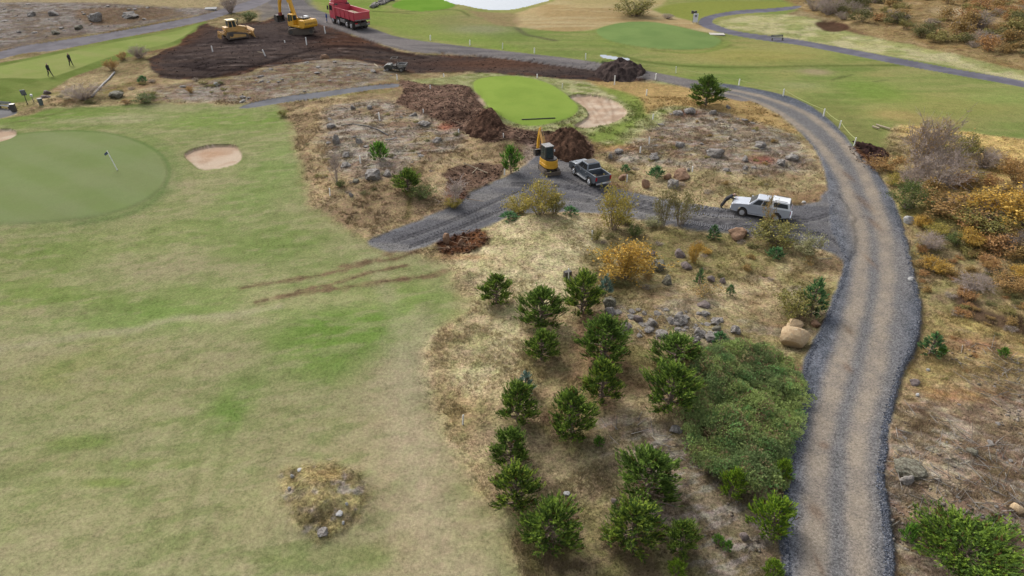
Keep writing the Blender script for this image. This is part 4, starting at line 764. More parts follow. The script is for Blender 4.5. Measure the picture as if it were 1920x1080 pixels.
# dwarf mountain pine thicket: nobody could count its stems
def thicket():
    r = np.random.default_rng(44); poly = [(1300,700),(1330,680),(1400,662),(1455,672),(1492,705),(1500,740),(1488,800),(1476,860),(1462,905),(1430,935),(1385,930),(1345,905),(1310,880),(1285,840),(1278,800),(1290,760)]
    W = wpoly(poly); n = 12000; x = r.uniform(W[:, 0].min(), W[:, 0].max(), n * 2); y = r.uniform(W[:, 1].min(), W[:, 1].max(), n * 2); c = cover(x, y, poly, 1.2, .45, 1.0, 9); k = c > r.uniform(.2, .7, len(x)); x, y, c = x[k][:n], y[k][:n], c[k][:n]
    K = 1500; x, y, c = x[:K], y[:K], c[:K]; R0 = r.uniform(.20, .40, K); z = Hat(x, y) + .16 + .80 * np.sqrt(c) * ss(fbm(x, y, 1.6, 61, 3), .2, .75) + r.uniform(-.05, .12, K); y = y - .25
    ns = 46; az = r.uniform(0, 6.283, (K, ns)); el = np.arcsin(r.uniform(.0, 1, (K, ns))); dv = np.stack([np.cos(az) * np.cos(el), np.sin(az) * np.cos(el), np.sin(el)], -1)
    P0 = (np.stack([x, y, z], 1)[:, None] + dv * (R0[:, None] * r.uniform(.72, 1.05, (K, ns)))[..., None]).reshape(-1, 3); D0 = unit(dv.reshape(-1, 3) + np.array([0, 0, .55]) + r.normal(size=(K * ns, 3)) * .25)
    nb = 9; P = np.repeat(P0, nb, 0); Ax = np.repeat(D0, nb, 0); P = P + Ax * r.uniform(0, .07, len(P))[:, None]; D = unit(Ax * .9 + rand_unit(len(P), r) * .8); V = blades(P, D, r.uniform(.05, .085, len(P)), np.full(len(P), .026), r)
    t1 = ss(fbm(x, y, 1.4, 62, 3) + r.normal(size=K) * .10, .36, .64)[:, None]; C = A(98, 112, 72) * 2.7 * (1 - t1) + A(126, 138, 84) * 2.9 * t1; bq = (r.uniform(size=K) < .13)[:, None]; C = np.where(bq, A(132, 116, 88) * 2.4, C); C = np.where((r.uniform(size=K) < .10)[:, None], A(108, 138, 84) * 2.6, C)
    C = np.repeat(C * r.uniform(.8, 1.2, (K, 1)), ns, 0) * r.uniform(.7, 1.3, (K * ns, 1)); C = np.repeat(C, nb, 0)
    root = empty('mountain_pine_thicket', tuple(gp(1390, 800)), 0, 'dense muted green dwarf pine thicket between the pine grove and the road', 'thicket'); L_ = np.array(root.location)
    obj('foliage', mesh_np('foliage', V - L_, np.arange(len(V)).reshape(-1, 3), M_LEAF, np.repeat(C, 3, 0)), root)
    k = r.integers(0, K, 1200); e = P0[k * ns + r.integers(0, ns, 1200)]; v, f = tubes3(np.stack([x[k] + r.normal(size=1200) * .1, y[k] + .1, Hat(x[k], y[k]) - .05], 1), e, np.full(1200, .014), np.full(1200, .006)); obj('stem', mesh_np('stem', v - L_, f, M_BARK), root)
thicket()
# ------------------------------------------------------------------ countless small stuff: grass tufts, gravel, clods
def sample(weight, n, seed, pymax=1100, pymin=60):
    r = np.random.default_rng(seed); m = weight[:, :]; flat = ss(np.clip(m, 0, 1), .35, .9).ravel(); px = 0
    ok = (GY.ravel() > plane(960, pymax)[1]) & (GY.ravel() < plane(960, pymin)[1]) & (np.abs(GX / ws[:, None]).ravel() < .95); p = flat * ok; k = r.choice(len(flat), n, p=p / p.sum())
    dx = np.median(GX[:, 1:] - GX[:, :-1], axis=1)
    i, j = np.divmod(k, NC); x = GX[i, j] + r.uniform(-.5, .5, n) * dx[i]; y = GY[i, j] + r.uniform(-.5, .5, n) * (ys[np.minimum(i + 1, NR - 1)] - ys[i]); return x, y, Hat(x, y), GC[i, j], r
MK = masks(AX, AY)
def tufts():
    smooth = np.maximum.reduce([MK['top'], MK['green'], MK['road'], MK['track'], MK['asph'], MK['peat'], MK['soilb'], MK['sand'], MK['pond'], MK['fair']]) 
    mound = cover(AX, AY, [(530,890),(560,872),(620,868),(670,885),(690,930),(680,970),(640,1000),(600,1010),(560,990),(535,950)], .9)
    w_ = np.clip((1 - smooth) ** 2 + mound, 0, 1) * (.35 + .65 * ss(fbm(AX, AY, 1.1, 301, 4), .4, .6)); n = 76000
    x, y, z, C, r = sample(w_, n, 71, 1110, 190); nb = 7
    g = ss(fbm(x, y, 3, 302, 3), .35, .65); lich = ss(fbm(x, y, 4, 303, 3), .45, .62)
    hgt = (.07 + .09 * g * r.uniform(.6, 1.5, n)) * (.75 + .35 * ss(y, 25, 55)); P = np.repeat(np.stack([x, y, z - .02], 1), nb, 0) + np.concatenate([r.normal(size=(n * nb, 2)) * .05, np.zeros((n * nb, 1))], 1)
    wind = np.stack([fbm(x, y, 6, 304, 2) - .5 + .3, fbm(x, y, 6, 305, 2) - .5, np.zeros(n)], 1); D = unit(np.array([0, 0, .8]) + r.normal(size=(n * nb, 3)) * .5 + np.repeat(wind, nb, 0) * 1.1); D[:, 2] = np.abs(D[:, 2])
    V = blades(P, D, np.repeat(hgt, nb) * r.uniform(.8, 1.8, n * nb), np.repeat(.024 + .022 * ss(y, 30, 60), nb), r)
    tone = r.uniform(1.1, 1.75, (n, 1)); C = C * tone; s = r.uniform(size=(n, 1)); C = np.where(s < .2, C * .4 + A(186, 166, 116) * .6, C); C = np.where(s > .93, C * .5 + A(110, 112, 58) * .5, C)
    C = np.clip(C, 0, .6); C = np.repeat(np.repeat(C, nb, 0) * r.uniform(.8, 1.2, (n * nb, 1)), 3, 0)
    o = obj('rough_grass', mesh_np('rough_grass', V, np.arange(len(V)).reshape(-1, 3), M_STRAW, C)); tag(o, 'dry straw coloured rough grass on the slopes and hollows', 'grass', kind='stuff')
tufts()
def stones(name, w_, n, seed, smin, smax, cols, pymax, pymin, label, cat, own=0., flat=.7):
    x, y, z, C, r = sample(w_, n, seed, pymax, pymin); s = smin * (smax / smin) ** (r.uniform(size=n) ** 2.2)
    B = np.array([(1,0,0),(-1,0,0),(0,1,0),(0,-1,0),(0,0,1),(0,0,-.6)]); F = np.array([(0,2,4),(2,1,4),(1,3,4),(3,0,4),(2,0,5),(1,2,5),(3,1,5),(0,3,5)])
    V = B[None] * (1 + r.normal(size=(n, 6, 1)) * .28) + r.normal(size=(n, 6, 3)) * .16; a = r.uniform(0, 6.28, n); ca_, sa = np.cos(a)[:, None], np.sin(a)[:, None]
    V = np.stack([V[..., 0] * ca_ - V[..., 1] * sa, V[..., 0] * sa + V[..., 1] * ca_, V[..., 2] * flat], -1) * s[:, None, None] * .5 + np.stack([x, y, z + s * .12], 1)[:, None]
    ck = np.array([A(*c) for c in cols]); c = ck[r.integers(0, len(ck), n)] * (1 - own) + C * own; c = np.repeat(c * r.uniform(.7, 1.3, (n, 1)), 6, 0); f = (np.arange(n)[:, None, None] * 6 + F[None]).reshape(-1, 3)
    o = obj(name, mesh_np(name, V.reshape(-1, 3), f, M_STONE, np.clip(c, 0, .8))); tag(o, label, cat, kind='stuff')
shoulder = MK['road'] * (1 - ss(cover(AX, AY, R_ROAD, 3.4), .50, .80))
stones('shoulder_gravel', shoulder, 15000, 81, .04, .12, [(112,116,128),(98,104,116),(128,132,142),(88,94,106),(150,152,158)], 1110, 380, 'coarse blue grey crushed stone along both road shoulders', 'gravel')
stones('track_gravel', MK['track'] * (1 - MK['road']), 3000, 82, .04, .11, [(116,114,116),(98,98,102),(136,134,134)], 1100, 290, 'loose dark grey gravel on the side track', 'gravel')
stones('soil_clods', MK['soilb'], 5000, 83, .08, .34, [(92,68,56),(104,78,64),(80,60,50),(128,100,82)], 520, 150, 'brown soil clods around the dug up green', 'soil', .6)
stones('peat_clods', MK['peat'], 2200, 84, .08, .30, [(68,54,48),(60,48,44),(84,64,54)], 200, 45, 'dark peat clods on the levelled peat', 'soil', .75)
lr = (1 - np.maximum.reduce([MK['top'], MK['green'], MK['road'], MK['track'], MK['asph'], MK['peat'], MK['soilb'], MK['sand'], MK['fair']])) * np.maximum.reduce([cover(AX, AY, q, 3) for q in (R_OUTC, R_OUTU, R_OUTR, R_LICH, R_HEATHR, [(-100,10),(200,0),(400,12),(330,35),(0,95)], [(1120,560),(1300,580),(1480,600),(1340,650),(1180,640)])])
stones('lava_rubble', lr * ss(fbm(AX, AY, 2.2, 311, 4), .5, .62), 3000, 85, .05, .26, [(146,140,132),(128,120,112),(112,102,94),(158,152,144),(124,106,90)], 1110, 20, 'small grey lichen covered lava stones on the heath', 'stones', .35, .5)
# ------------------------------------------------------------------ boulders
def rock_mesh(seed, mat_, sub=3, ang=.35, flat=1.0):
    import bmesh
    bm = bmesh.new(); bmesh.ops.create_icosphere(bm, subdivisions=sub, radius=1.0); r = np.random.default_rng(seed)
    for k in range(15):          # split faces
        n = unit(r.normal(size=3)); d = r.uniform(.55, .88)
        for v in bm.verts:
            c = v.co.dot(Vector(n)) - d
            if c > 0: v.co -= Vector(n) * c * .9
    pts = np.array([v.co[:] for v in bm.verts]); q = fbm(pts[:, 0] * 3 + seed, pts[:, 1] * 3 + pts[:, 2] * 2.1, 1.2, seed, 4) - .5
    for v, k in zip(bm.verts, q): v.co *= 1 + float(k) * ang; v.co.z *= flat
    me = bpy.data.meshes.new('rock'); bm.to_mesh(me); bm.free(); me.materials.append(mat_); return me
def lava_material(name, base, spot, dark, thr=.55):
    m, t, b = newmat(name); L = t.links.new; g = nd(t, 'ShaderNodeTexCoord').outputs['Object']
    n1 = noise_(t, g, 2.6, 8, .7); n2 = noise_(t, g, 7, 5, .65)
    r1 = nd(t, 'ShaderNodeValToRGB'); e = r1.color_ramp.elements; e[0].position = .3; e[0].color = (*A(*dark), 1); e[1].position = .62; e[1].color = (*A(*base), 1); L(n1, r1.inputs[0])
    r2 = nd(t, 'ShaderNodeValToRGB'); e = r2.color_ramp.elements; e[0].position = thr; e[0].color = (0, 0, 0, 1); e[1].position = thr + .07; e[1].color = (1, 1, 1, 1); L(n2, r2.inputs[0])
    mx = nd(t, 'ShaderNodeMix', data_type='RGBA'); L(r2.outputs[0], mx.inputs['Factor']); L(r1.outputs[0], mx.inputs['A']); mx.inputs['B'].default_value = (*A(*spot), 1)
    L(mx.outputs['Result'], b.inputs['Base Color']); b.inputs['Roughness'].default_value = .9; bu = nd(t, 'ShaderNodeBump'); setin(bu, Strength=.6, Distance=.08); L(n1, bu.inputs['Height']); L(bu.outputs[0], b.inputs['Normal']); return m
M_LAVA = lava_material('lava_rock', (158,150,142), (196,196,190), (104,94,86)); M_MOSSY = lava_material('mossy_rock', (118,110,96), (150,148,128), (82,76,48), .5)
M_TAN = lava_material('sandstone', (216,190,150), (226,206,176), (192,158,118), .6); M_ORANGE = lava_material('orange_rock', (176,140,110), (196,164,138), (140,104,78), .6); M_DARK = lava_material('dark_rock', (146,130,124), (170,160,154), (98,86,82), .6)
M_WHITE = lava_material('pale_rock', (200,198,194), (226,226,224), (150,146,140), .5)
RK = {k: [rock_mesh(s + 400, m, 3, a) for s in range(4)] for k, m, a in (('lava', M_LAVA, .7), ('mossy', M_MOSSY, .6), ('tan', M_TAN, .15), ('orange', M_ORANGE, .4), ('dark', M_DARK, .35), ('white', M_WHITE, .3))}
def rock(kind, px, py, wd, ht, label, cat='rock', group=None, i=0, name=None):
    P = gp(px, py + ht * .3); s = wd / ppm(P) / 2; h = ht / ppm(P) / 2 * (1.4 if kind == 'tan' else 1.3)
    o = obj(name or ('boulder' if wd > 22 else 'rock'), RK[kind][i % 4], None, tuple(P + np.array([0, 0, h * (.35 if kind in ('tan', 'orange') else .22)])), random.uniform(0, 6.28)); o.scale = (s, s * random.uniform(.8, 1.0), h); return tag(o, label, cat, group)
for i, (k, px, py, wd, ht, lab) in enumerate([
    ('tan',1485,630,60,42,'huge sand coloured boulder beside the left road shoulder'),('tan',1489,608,36,17,'flat tan boulder just behind the huge sand coloured one'),('orange',1529,607,24,12,'flat reddish stone at the edge of the road shoulder'),
    ('orange',1278,326,36,20,'broad orange tan boulder above the gravel track'),('orange',1251,331,17,14,'small tan rock left of the broad orange tan boulder'),('lava',1261,344,24,22,'grey white rock leaning below the broad orange boulder'),
    ('orange',1209,345,19,18,'pointed orange boulder beside the blue green spruce'),('orange',1168,332,22,15,'brownish boulder near the grey pickup\'s tailgate'),('orange',1382,438,42,20,'long brown orange boulder on the track\'s lower edge'),
    ('orange',837,447,15,25,'upright pointed orange rock at the scraped soil'),('orange',864,455,14,15,'orange brown rock right of the pointed one at the scrape'),
    ('dark',1274,474,27,18,'dark grey angular boulder left of the small orange birch'),('dark',1287,498,27,16,'low dark boulder in the grass under the angular one'),('mossy',1232,496,30,26,'mossy boulder right of the big orange bush'),
    ('mossy',1251,525,24,19,'mossy dark boulder in the hollow below the other mossy one'),('dark',1209,477,18,13,'grey rock at the orange bush\'s upper right'),('dark',1222,474,16,10,'small grey rock touching the mossy boulder'),
    ('mossy',1141,566,27,26,'tall lichened boulder beside the top pine of the grove'),('lava',1142,583,24,18,'dark lava rock at the foot of the tall lichened boulder'),('lava',1275,595,34,22,'large grey lichened boulder in the middle of the outcrop'),
    ('lava',1379,618,22,16,'rounded grey boulder alone at the outcrop\'s right side'),('lava',1341,602,22,13,'low grey rock above the rounded grey boulder'),('mossy',1344,615,20,9,'flat brownish rock between two grey ones'),('lava',1310,622,24,19,'grey rock left of the low round spruce'),
    ('lava',1303,636,20,16,'broken grey rock below the outcrop\'s middle'),('lava',1332,633,26,18,'grey rock partly behind the low round spruce'),('lava',1222,604,26,17,'grey outcrop rock above the dark spreading pine'),('dark',1196,595,24,16,'purplish grey rock at the upper left of the outcrop'),
    ('dark',1170,612,32,19,'dark outcrop rock touching the broad pine'),('lava',1240,625,28,13,'pale flat outcrop rock above the yellow green pine'),('lava',1163,627,22,14,'pale lichened rock at the broad pine\'s right edge'),('lava',1258,602,12,12,'small pale rock left of the large lichened boulder'),
    ('dark',1319,570,28,12,'dark flat rock in the hollow under the yellow leaved birch'),('lava',1320,587,16,12,'small grey rock above the outcrop'),('dark',1332,522,20,11,'low dark rock beside the slim spruce'),('dark',1355,525,15,11,'small dark rock right of the low dark rock'),
    ('lava',631,262,17,22,'round grey lichened boulder on the left side of the rocky rough'),('lava',621,236,18,12,'grey rock at the left end of the black hose'),('lava',673,266,14,14,'white spotted rock below the black hose'),('lava',650,289,18,11,'flat grey rock above the small white stake'),
    ('lava',650,309,22,10,'pale flat rocks at the small white stake'),('lava',700,327,36,22,'large striped white and grey lava boulder on the rough'),('lava',727,325,18,12,'brownish grey rock right of the striped boulder'),('lava',820,262,20,12,'grey rock by the dug soil\'s lower edge'),
    ('lava',797,231,26,10,'white spotted flat rock beside the dug soil'),('lava',693,201,14,10,'grey rock near the footpath\'s lower side'),('lava',661,201,12,8,'small grey rock left of another near the footpath'),('lava',777,214,12,8,'small grey rock close to the brown soil edge'),
    ('lava',659,365,10,10,'small grey block at the lower end of the rocky rough'),('mossy',667,339,16,8,'dark low rock under the striped boulder'),
    ('lava',1342,286,36,17,'large flat lichened boulder inside the road bend'),('lava',1275,270,26,14,'grey lichened rock inside the road bend, left of centre'),('lava',1424,271,24,13,'grey white rock near the top of the road bend heath'),('lava',1464,305,20,14,'white topped rock right of the red heather'),
    ('lava',1397,298,13,12,'dark round rock left of the red heather'),('lava',1397,314,13,11,'small grey rock below the dark round rock'),('lava',1484,294,28,11,'low grey rock near the inner road shoulder'),('lava',1160,283,20,10,'white streaked flat rock near the brown spoil heap'),
    ('lava',1144,294,11,12,'upright grey rock right of the spoil heap'),('lava',1227,292,22,12,'grey rock beside the thin white stake on the heath'),('lava',1292,208,26,14,'long lichened rock ridge left of the lone pine'),('lava',1270,212,22,11,'dark lichened rock at the ridge\'s left end'),('lava',1337,211,14,10,'pale rock just under the lone pine'),
    ('lava',1365,200,12,8,'small grey rock right of the lone pine'),('lava',1291,318,8,8,'small dark rock above the gravel track boulders'),('white',1507,379,9,6,'small pale stone where the track meets the road'),
    ('white',1702,412,24,16,'pale stone against the right road shoulder'),('white',1708,522,12,8,'white stone on the right shoulder halfway along the bend'),('tan',1906,952,28,18,'tan stone at the right picture edge on the heath'),('mossy',1702,876,62,22,'long mossy slab of rock right of the road shoulder'),
    ('lava',1700,898,26,22,'grey stone below the long mossy slab'),('mossy',1822,845,26,12,'grey hollow rock on the right heath'),('dark',1714,716,22,12,'dark stump-like rock beside the right shoulder'),('white',1720,740,9,8,'small white grey stone under the dark one'),('white',1740,693,8,6,'small white stone near the young spruce'),
    ('dark',1394,1002,22,20,'grey pink boulder left of the bright young pine'),('lava',1268,803,28,13,'grey slab at the thicket\'s left edge under a pine'),('white',1063,924,14,5,'white lichened stone in the middle of the grove'),('dark',1152,938,16,12,'dark pit stone at the left edge of the two-topped pine'),
    ('orange',608,107,20,12,'brown boulder on the peat\'s lower edge'),('white',406,158,11,8,'white rock on the rocky bank below the peat'),('mossy',220,177,28,14,'dark rounded rock on the bank above the fairway'),('dark',88,173,16,8,'grey rock pile\'s upper rock near the left sign'),('dark',86,181,18,8,'lower grey rock of the pile near the left sign'),
    ('white',549,892,9,12,'white stone on the upper left of the grass mound'),('white',543,915,7,10,'small white stone on the mound\'s left side'),('white',650,944,7,7,'white stone on the mound\'s right side'),('white',644,979,7,8,'white stone low on the mound\'s right side'),('white',636,962,16,6,'flat white stones near the mound\'s right side'),
    ('lava',606,997,24,12,'pale grey rock at the mound\'s lower edge'),('lava',182,33,26,18,'white spotted rock beside the dark bank top left'),('lava',245,27,34,12,'grey rock row along the dark bank'),('mossy',105,61,18,9,'dark rock above the upper left path'),('mossy',148,51,18,9,'dark rock near the path top left'),('lava',100,26,22,12,'grey lava rock on the top left heath'),('lava',60,26,18,12,'second grey lava rock on the top left heath'),
    ('white',562,880,12,3,'thin white stone on the mound\'s top edge')]):
    rock(k, px, py, wd, ht, lab, 'boulder' if wd > 22 else 'rock', 'boulders and rocks', i)
def scatter_rocks(poly, n, sz, kind, label, group, seed):
    r = random.Random(seed); W = np.array(poly, float); c = 0
    while c < n:
        px, py = r.uniform(W[:, 0].min(), W[:, 0].max()), r.uniform(W[:, 1].min(), W[:, 1].max()); ins = False
        for i in range(len(W)):
            a, b = W[i - 1], W[i]
            if (a[1] > py) != (b[1] > py) and px < (b[0] - a[0]) * (py - a[1]) / (b[1] - a[1]) + a[0]: ins = not ins
        if not ins: continue
        c += 1; P = gp(px, py); s = r.uniform(*sz); lab = vary(label, (s - sz[0]) / (sz[1] - sz[0]), (px - W[:, 0].min()) / np.ptp(W[:, 0]), (py - W[:, 1].min()) / np.ptp(W[:, 1])); o = obj('lava_rock', RK[kind][c % 4], None, tuple(P + np.array([0, 0, s * .02])), r.uniform(0, 6.28)); o.scale = (s * r.uniform(.8, 1.5), s, s * r.uniform(.4, .6)); tag(o, lab, 'rock', group)
scatter_rocks(R_OUTC, 16, (.12, .32), 'lava', 'grey lava rock on the rocky rough left of the dug soil', 'rocks on the rocky rough', 1)
scatter_rocks(R_OUTU, 30, (.18, .42), 'lava', 'grey lava rock on the bank below the peat', 'rocks on the bank below the peat', 2)
scatter_rocks(R_OUTR, 18, (.12, .32), 'lava', 'grey lava rock on the heath inside the road bend', 'rocks inside the road bend', 3)
scatter_rocks([(1150,585),(1200,575),(1350,590),(1350,640),(1200,640)], 40, (.12, .36), 'lava', 'grey lava rock in the outcrop above the pine grove', 'rocks of the outcrop above the pines', 4)
scatter_rocks([(0,8),(200,5),(330,12),(250,45),(100,62),(0,80)], 30, (.2, .5), 'lava', 'grey lava rock on the top left heath', 'rocks on the top left heath', 5)
scatter_rocks([(1700,740),(1910,720),(1915,1000),(1760,980),(1690,880)], 16, (.06, .16), 'lava', 'grey stone on the heath right of the road', 'stones on the right heath', 6)
# tumbled stone wall by the far green
wl = empty('stone_wall', tuple(gp(718, 8)), 0, 'tumbled grey stone wall running away beside the far green', 'stone wall'); r_ = random.Random(5)
for i in range(46):
    t = i / 45; px = 697 + 50 * t + r_.uniform(-3, 3); py = 14 - 22 * t ** 1.2 + r_.uniform(-2, 2); P = gp(px, py) - np.array(wl.location); s = r_.uniform(.35, .7); o = obj('stone', RK['lava'][i % 4], wl, tuple(P + np.array([0, 0, s * .5])), r_.uniform(0, 6)); o.scale = (s, s, s * .7)
# spoil heaps
def heap(name, px, py, rx, ry_, h, cols, label, seed, rid=.5):
    P = gp(px, py); n = 70; r = np.random.default_rng(seed); k = ppm(P); RX = rx / k; RY = abs(plane(px, py - ry_)[1] - plane(px, py + ry_)[1]) / 2
    u = np.linspace(-1.25, 1.25, n); X, Y = np.meshgrid(u, u); d = np.sqrt(X ** 2 + Y ** 2) + (fbm(X + seed, Y, .6, seed, 3) - .5) * .5; wx = P[0] + X * RX; wy = P[1] + Y * RY
    d = np.maximum(d, .0); Z = np.where(d < 1, h * np.clip(1 - d ** 1.7, 0, 1) ** .9, -.25 * (d - 1) / .25) + np.where(d < 1.05, (.5 - np.abs(fbm(wx, wy, .9, seed, 4) - .5) * 2) * rid * .8 + (fbm(wx, wy, .35, seed + 1, 3) - .5) * rid * .8, 0)
    Z = Z + Hat(wx, wy); c = ss(fbm(wx, wy, .5, seed + 3, 4), .35, .65)[..., None]; C = A(*cols[0]) * (1 - c) + A(*cols[1]) * c; T = np.zeros(C.shape); T[..., 2] = 1
    vid = np.arange(n * n).reshape(n, n); F = np.stack([vid[:-1, :-1], vid[:-1, 1:], vid[1:, 1:], vid[1:, :-1]], -1).reshape(-1, 4)
    o = obj(name, mesh_np(name, np.stack([wx - P[0], wy - P[1], Z - P[2]], -1).reshape(-1, 3), F, M_GROUND, C.reshape(-1, 3), True, T.reshape(-1, 3)), None, tuple(P)); tag(o, label, 'soil heap')
heap('spoil_heap', 1163, 138, 48, 13, 1.35, [(92,80,76),(72,62,60)], 'long dark peat heap beside the far gravel road', 21)
heap('spoil_heap', 1062, 276, 44, 22, 1.55, [(104,80,66),(78,60,50)], 'brown rooty spoil heap behind the grey pickup', 22, .7)
heap('spoil_heap', 912, 240, 34, 16, .6, [(108,84,70),(84,64,54)], 'brown soil heap below the bright putting green', 23, .6)
heap('spoil_heap', 1632, 290, 28, 12, .5, [(84,64,60),(64,50,46)], 'low dark soil bank on the outer side of the road bend', 24, .5)
# ------------------------------------------------------------------ paints
M_RED = surf('red_paint', lin((214,52,84)) * .85, .45, var=.08, scale=3, dust=.35, coat=.3)
M_YEL = surf('yellow_paint', lin((246,184,36)) * .75, .45, var=.06, scale=3, dust=.22)
M_ORY = surf('faded_yellow_paint', lin((228,176,96)) * .8, .55, var=.1, scale=3, dust=.4)
M_SIL = surf('silver_paint', lin((216,222,232)) * .62, .3, .12, var=.05, scale=2, dust=.15, coat=.5)
M_SLA = surf('slate_paint', lin((112,126,140)) * .5, .32, .35, var=.06, scale=2, dust=.18, coat=.5)
M_WHP = surf('white_paint', np.array((.62, .64, .66)), .4, var=.05, scale=3, dust=.15)
M_GLS = surf('dark_glass', (.012, .015, .018), .2, var=.1, spec=.3)
M_GLL = surf('cab_glass', (.03, .042, .042), .15, var=.2, spec=.4)
M_BLK = surf('black_rubber', (.028, .027, .027), .85, var=.3, scale=8, dust=.25)
M_DRK = surf('dark_steel', (.055, .055, .056), .6, .3, var=.3, dust=.3)
M_GRY = surf('grey_steel', (.24, .24, .24), .5, .5, var=.2, dust=.25)
M_CHR = surf('bright_alloy', (.62, .63, .65), .3, .7, var=.1)
M_RLT = surf('red_lens', (.35, .012, .02), .25, var=.1); M_WLT = surf('clear_lens', (.75, .77, .8), .15, var=.05, coat=.6); M_OLT = surf('amber_lens', (.7, .25, .02), .3, var=.05)
M_TRK = surf('muddy_track_steel', A(120, 108, 98), .8, .1, var=.35, scale=10, dust=.5, bump=.4)
M_SNDL = surf('load_sand', A(172, 156, 128), .95, var=.15, scale=4, bump=.4)
M_PLT = surf('plate_white', (.7, .7, .68), .5, var=.05)
def wheel(parent, x, y, r, wd, side, rim=M_CHR, hub=.62):
    t = MB().tube((0, -wd / 2, 0), (0, wd / 2, 0), r, r, 20); t.tube((0, -wd / 2 - .015, 0), (0, wd / 2 + .015, 0), r * .86, r * .86, 20)
    e = empty('wheel', (x, y, r)); e.parent = parent
    t.build('tyre', M_BLK, e, smooth=False, bevel=0)
    m = MB(); m.tube((0, side * (wd / 2 - .02), 0), (0, side * (wd / 2 + .03), 0), r * hub, r * (hub - .06), 18)
    for k in range(6):
        a = k * math.pi / 3; m.tube((0, side * (wd / 2 + .02), 0), (math.cos(a) * r * hub * .95, side * (wd / 2 + .05), math.sin(a) * r * hub * .95), .05 * r / .4, .035 * r / .4, 4)
    m.tube((0, side * wd / 2, 0), (0, side * (wd / 2 + .06), 0), r * .18, r * .15, 10); m.build('rim', rim, e); return e
def arc(cx, cz, r, a0, a1, n=8): return [(cx + r * math.cos(math.radians(a0 + (a1 - a0) * i / n)), cz + r * math.sin(math.radians(a0 + (a1 - a0) * i / n))) for i in range(n + 1)]
def place_two(pa, pb):
    """heading and centre from the two near-side wheel contact points, front first"""
    a = gp(*pa); b = gp(*pb); d = a - b; return a, b, math.atan2(d[1], d[0])
def pickup(name, front, rear, paint, label, canopy, k=1.0):
    a, b, hd = place_two(front, rear); xf, xr = 1.60, -1.50; c, s = math.cos(hd), math.sin(hd)
    m_ = (a + b) / 2; off = np.array([-(xf + xr) / 2, -.80]) * k; loc = m_[:2] + np.array([c * off[0] - s * off[1], s * off[0] + c * off[1]]); z = float(max(Hat(loc[0], loc[1]), m_[2])) - .02
    o = empty(name, (loc[0], loc[1], z), hd, label, 'pickup truck'); o.scale = (k, k, k * 1.12)
    prof = [(-.95,1.2),(-.95,.52),(-.95,.45)] + [(1.10,.45)] + arc(xf, .42, .50, 176, 4, 8) + [(2.2,.42),(2.55,.45),(2.68,.62),(2.70,.92),(2.55,1.06),(1.9,1.15),(1.15,1.2)]
    MB().extr(prof, -.88, .88).build('body', paint, o, .05)
    b_ = MB()
    for sy in (-1, 1):
        pr = [(-.96,1.22),(-.96,.5)] + arc(xr, .42, .52, 4, 176, 8) + [(-2.35,.52),(-2.62,.62),(-2.64,1.22)]
        b_.extr(pr, sy * .80, sy * .90)
    b_.box((-1.79,0,.72),(1.66,1.62,.06)).box((-1.0,0,.95),(.06,1.62,.5)).build('cargo_bed', paint if canopy else paint, o, .015)
    MB().box((-1.79,0,.76),(1.60,1.58,.03)).build('bed_liner', M_DRK, o)
    MB().box((-2.62,0,.93),(.07,1.62,.56)).build('tailgate', paint, o, .02)
    B0 = [(-.93,-.86,1.19),(1.2,-.86,1.19),(1.2,.86,1.19),(-.93,.86,1.19)]; T0 = [(-.72,-.66,1.76),(.42,-.66,1.76),(.42,.66,1.76),(-.72,.66,1.76)]
    MB().hexa(B0 + T0).build('cab', paint, o, .05)
    MB().panel(B0[1], B0[2], T0[2], T0[1], .06, .94, .12, .90, .02).build('windscreen', M_GLS, o); MB().panel(B0[3], B0[0], T0[0], T0[3], .08, .92, .22, .88, .02).build('rear_window', M_GLS, o)
    for sy in (-1, 1):
        q = (B0[0], B0[1], T0[1], T0[0]) if sy < 0 else (B0[2], B0[3], T0[3], T0[2])
        for (u0, u1) in ((.07, .44), (.49, .86)):
            uu = (u0, u1) if sy < 0 else (1 - u1, 1 - u0); MB().panel(*q, uu[0], uu[1], .12, .86, .02).build('side_window', M_GLS, o)
        for (x0, x1) in ((-.86, .06), (.12, 1.08)):
            d = MB(); d.box(((x0+x1)/2, sy * .885, .83), (x1 - x0 - .03, .02, .62)); dd = d.build('door', paint, o, .006); MB().box((x0 + .14, sy * .905, 1.02), (.16, .03, .035)).build('handle', M_CHR, dd)
        MB().box((1.02, sy * 1.0, 1.26), (.12, .2, .17)).build('mirror', paint if canopy else M_CHR, o, .02); MB().box((.1, sy * .93, .40), (1.9, .16, .05)).build('running_board', M_CHR, o)
        MB().box((2.60, sy * .70, .93), (.16, .34, .16)).build('headlight', M_WLT, o, .02); MB().box((-2.66, sy * .80, .98), (.05, .17, .34)).build('taillight', M_RLT, o, .01)
        for x in (xf, xr):
            wheel(o, x, sy * .80, .40, .25, sy)
            MB().extr(arc(x, .42, .56, 0, 180, 8) + arc(x, .42, .50, 180, 0, 8), sy * .88, sy * .93).build('wheel_arch', paint, o)
    MB().box((2.72, 0, .55), (.12, 1.7, .2)).build('front_bumper', paint, o, .04); MB().box((2.70, 0, .86), (.04, 1.0, .22)).build('grille', M_DRK, o)
    MB().box((-2.72, 0, .55), (.14, 1.66, .14)).build('rear_bumper', M_CHR, o, .02); MB().box((-2.80, .0, .62), (.02, .5, .12)).build('number_plate', M_PLT, o)
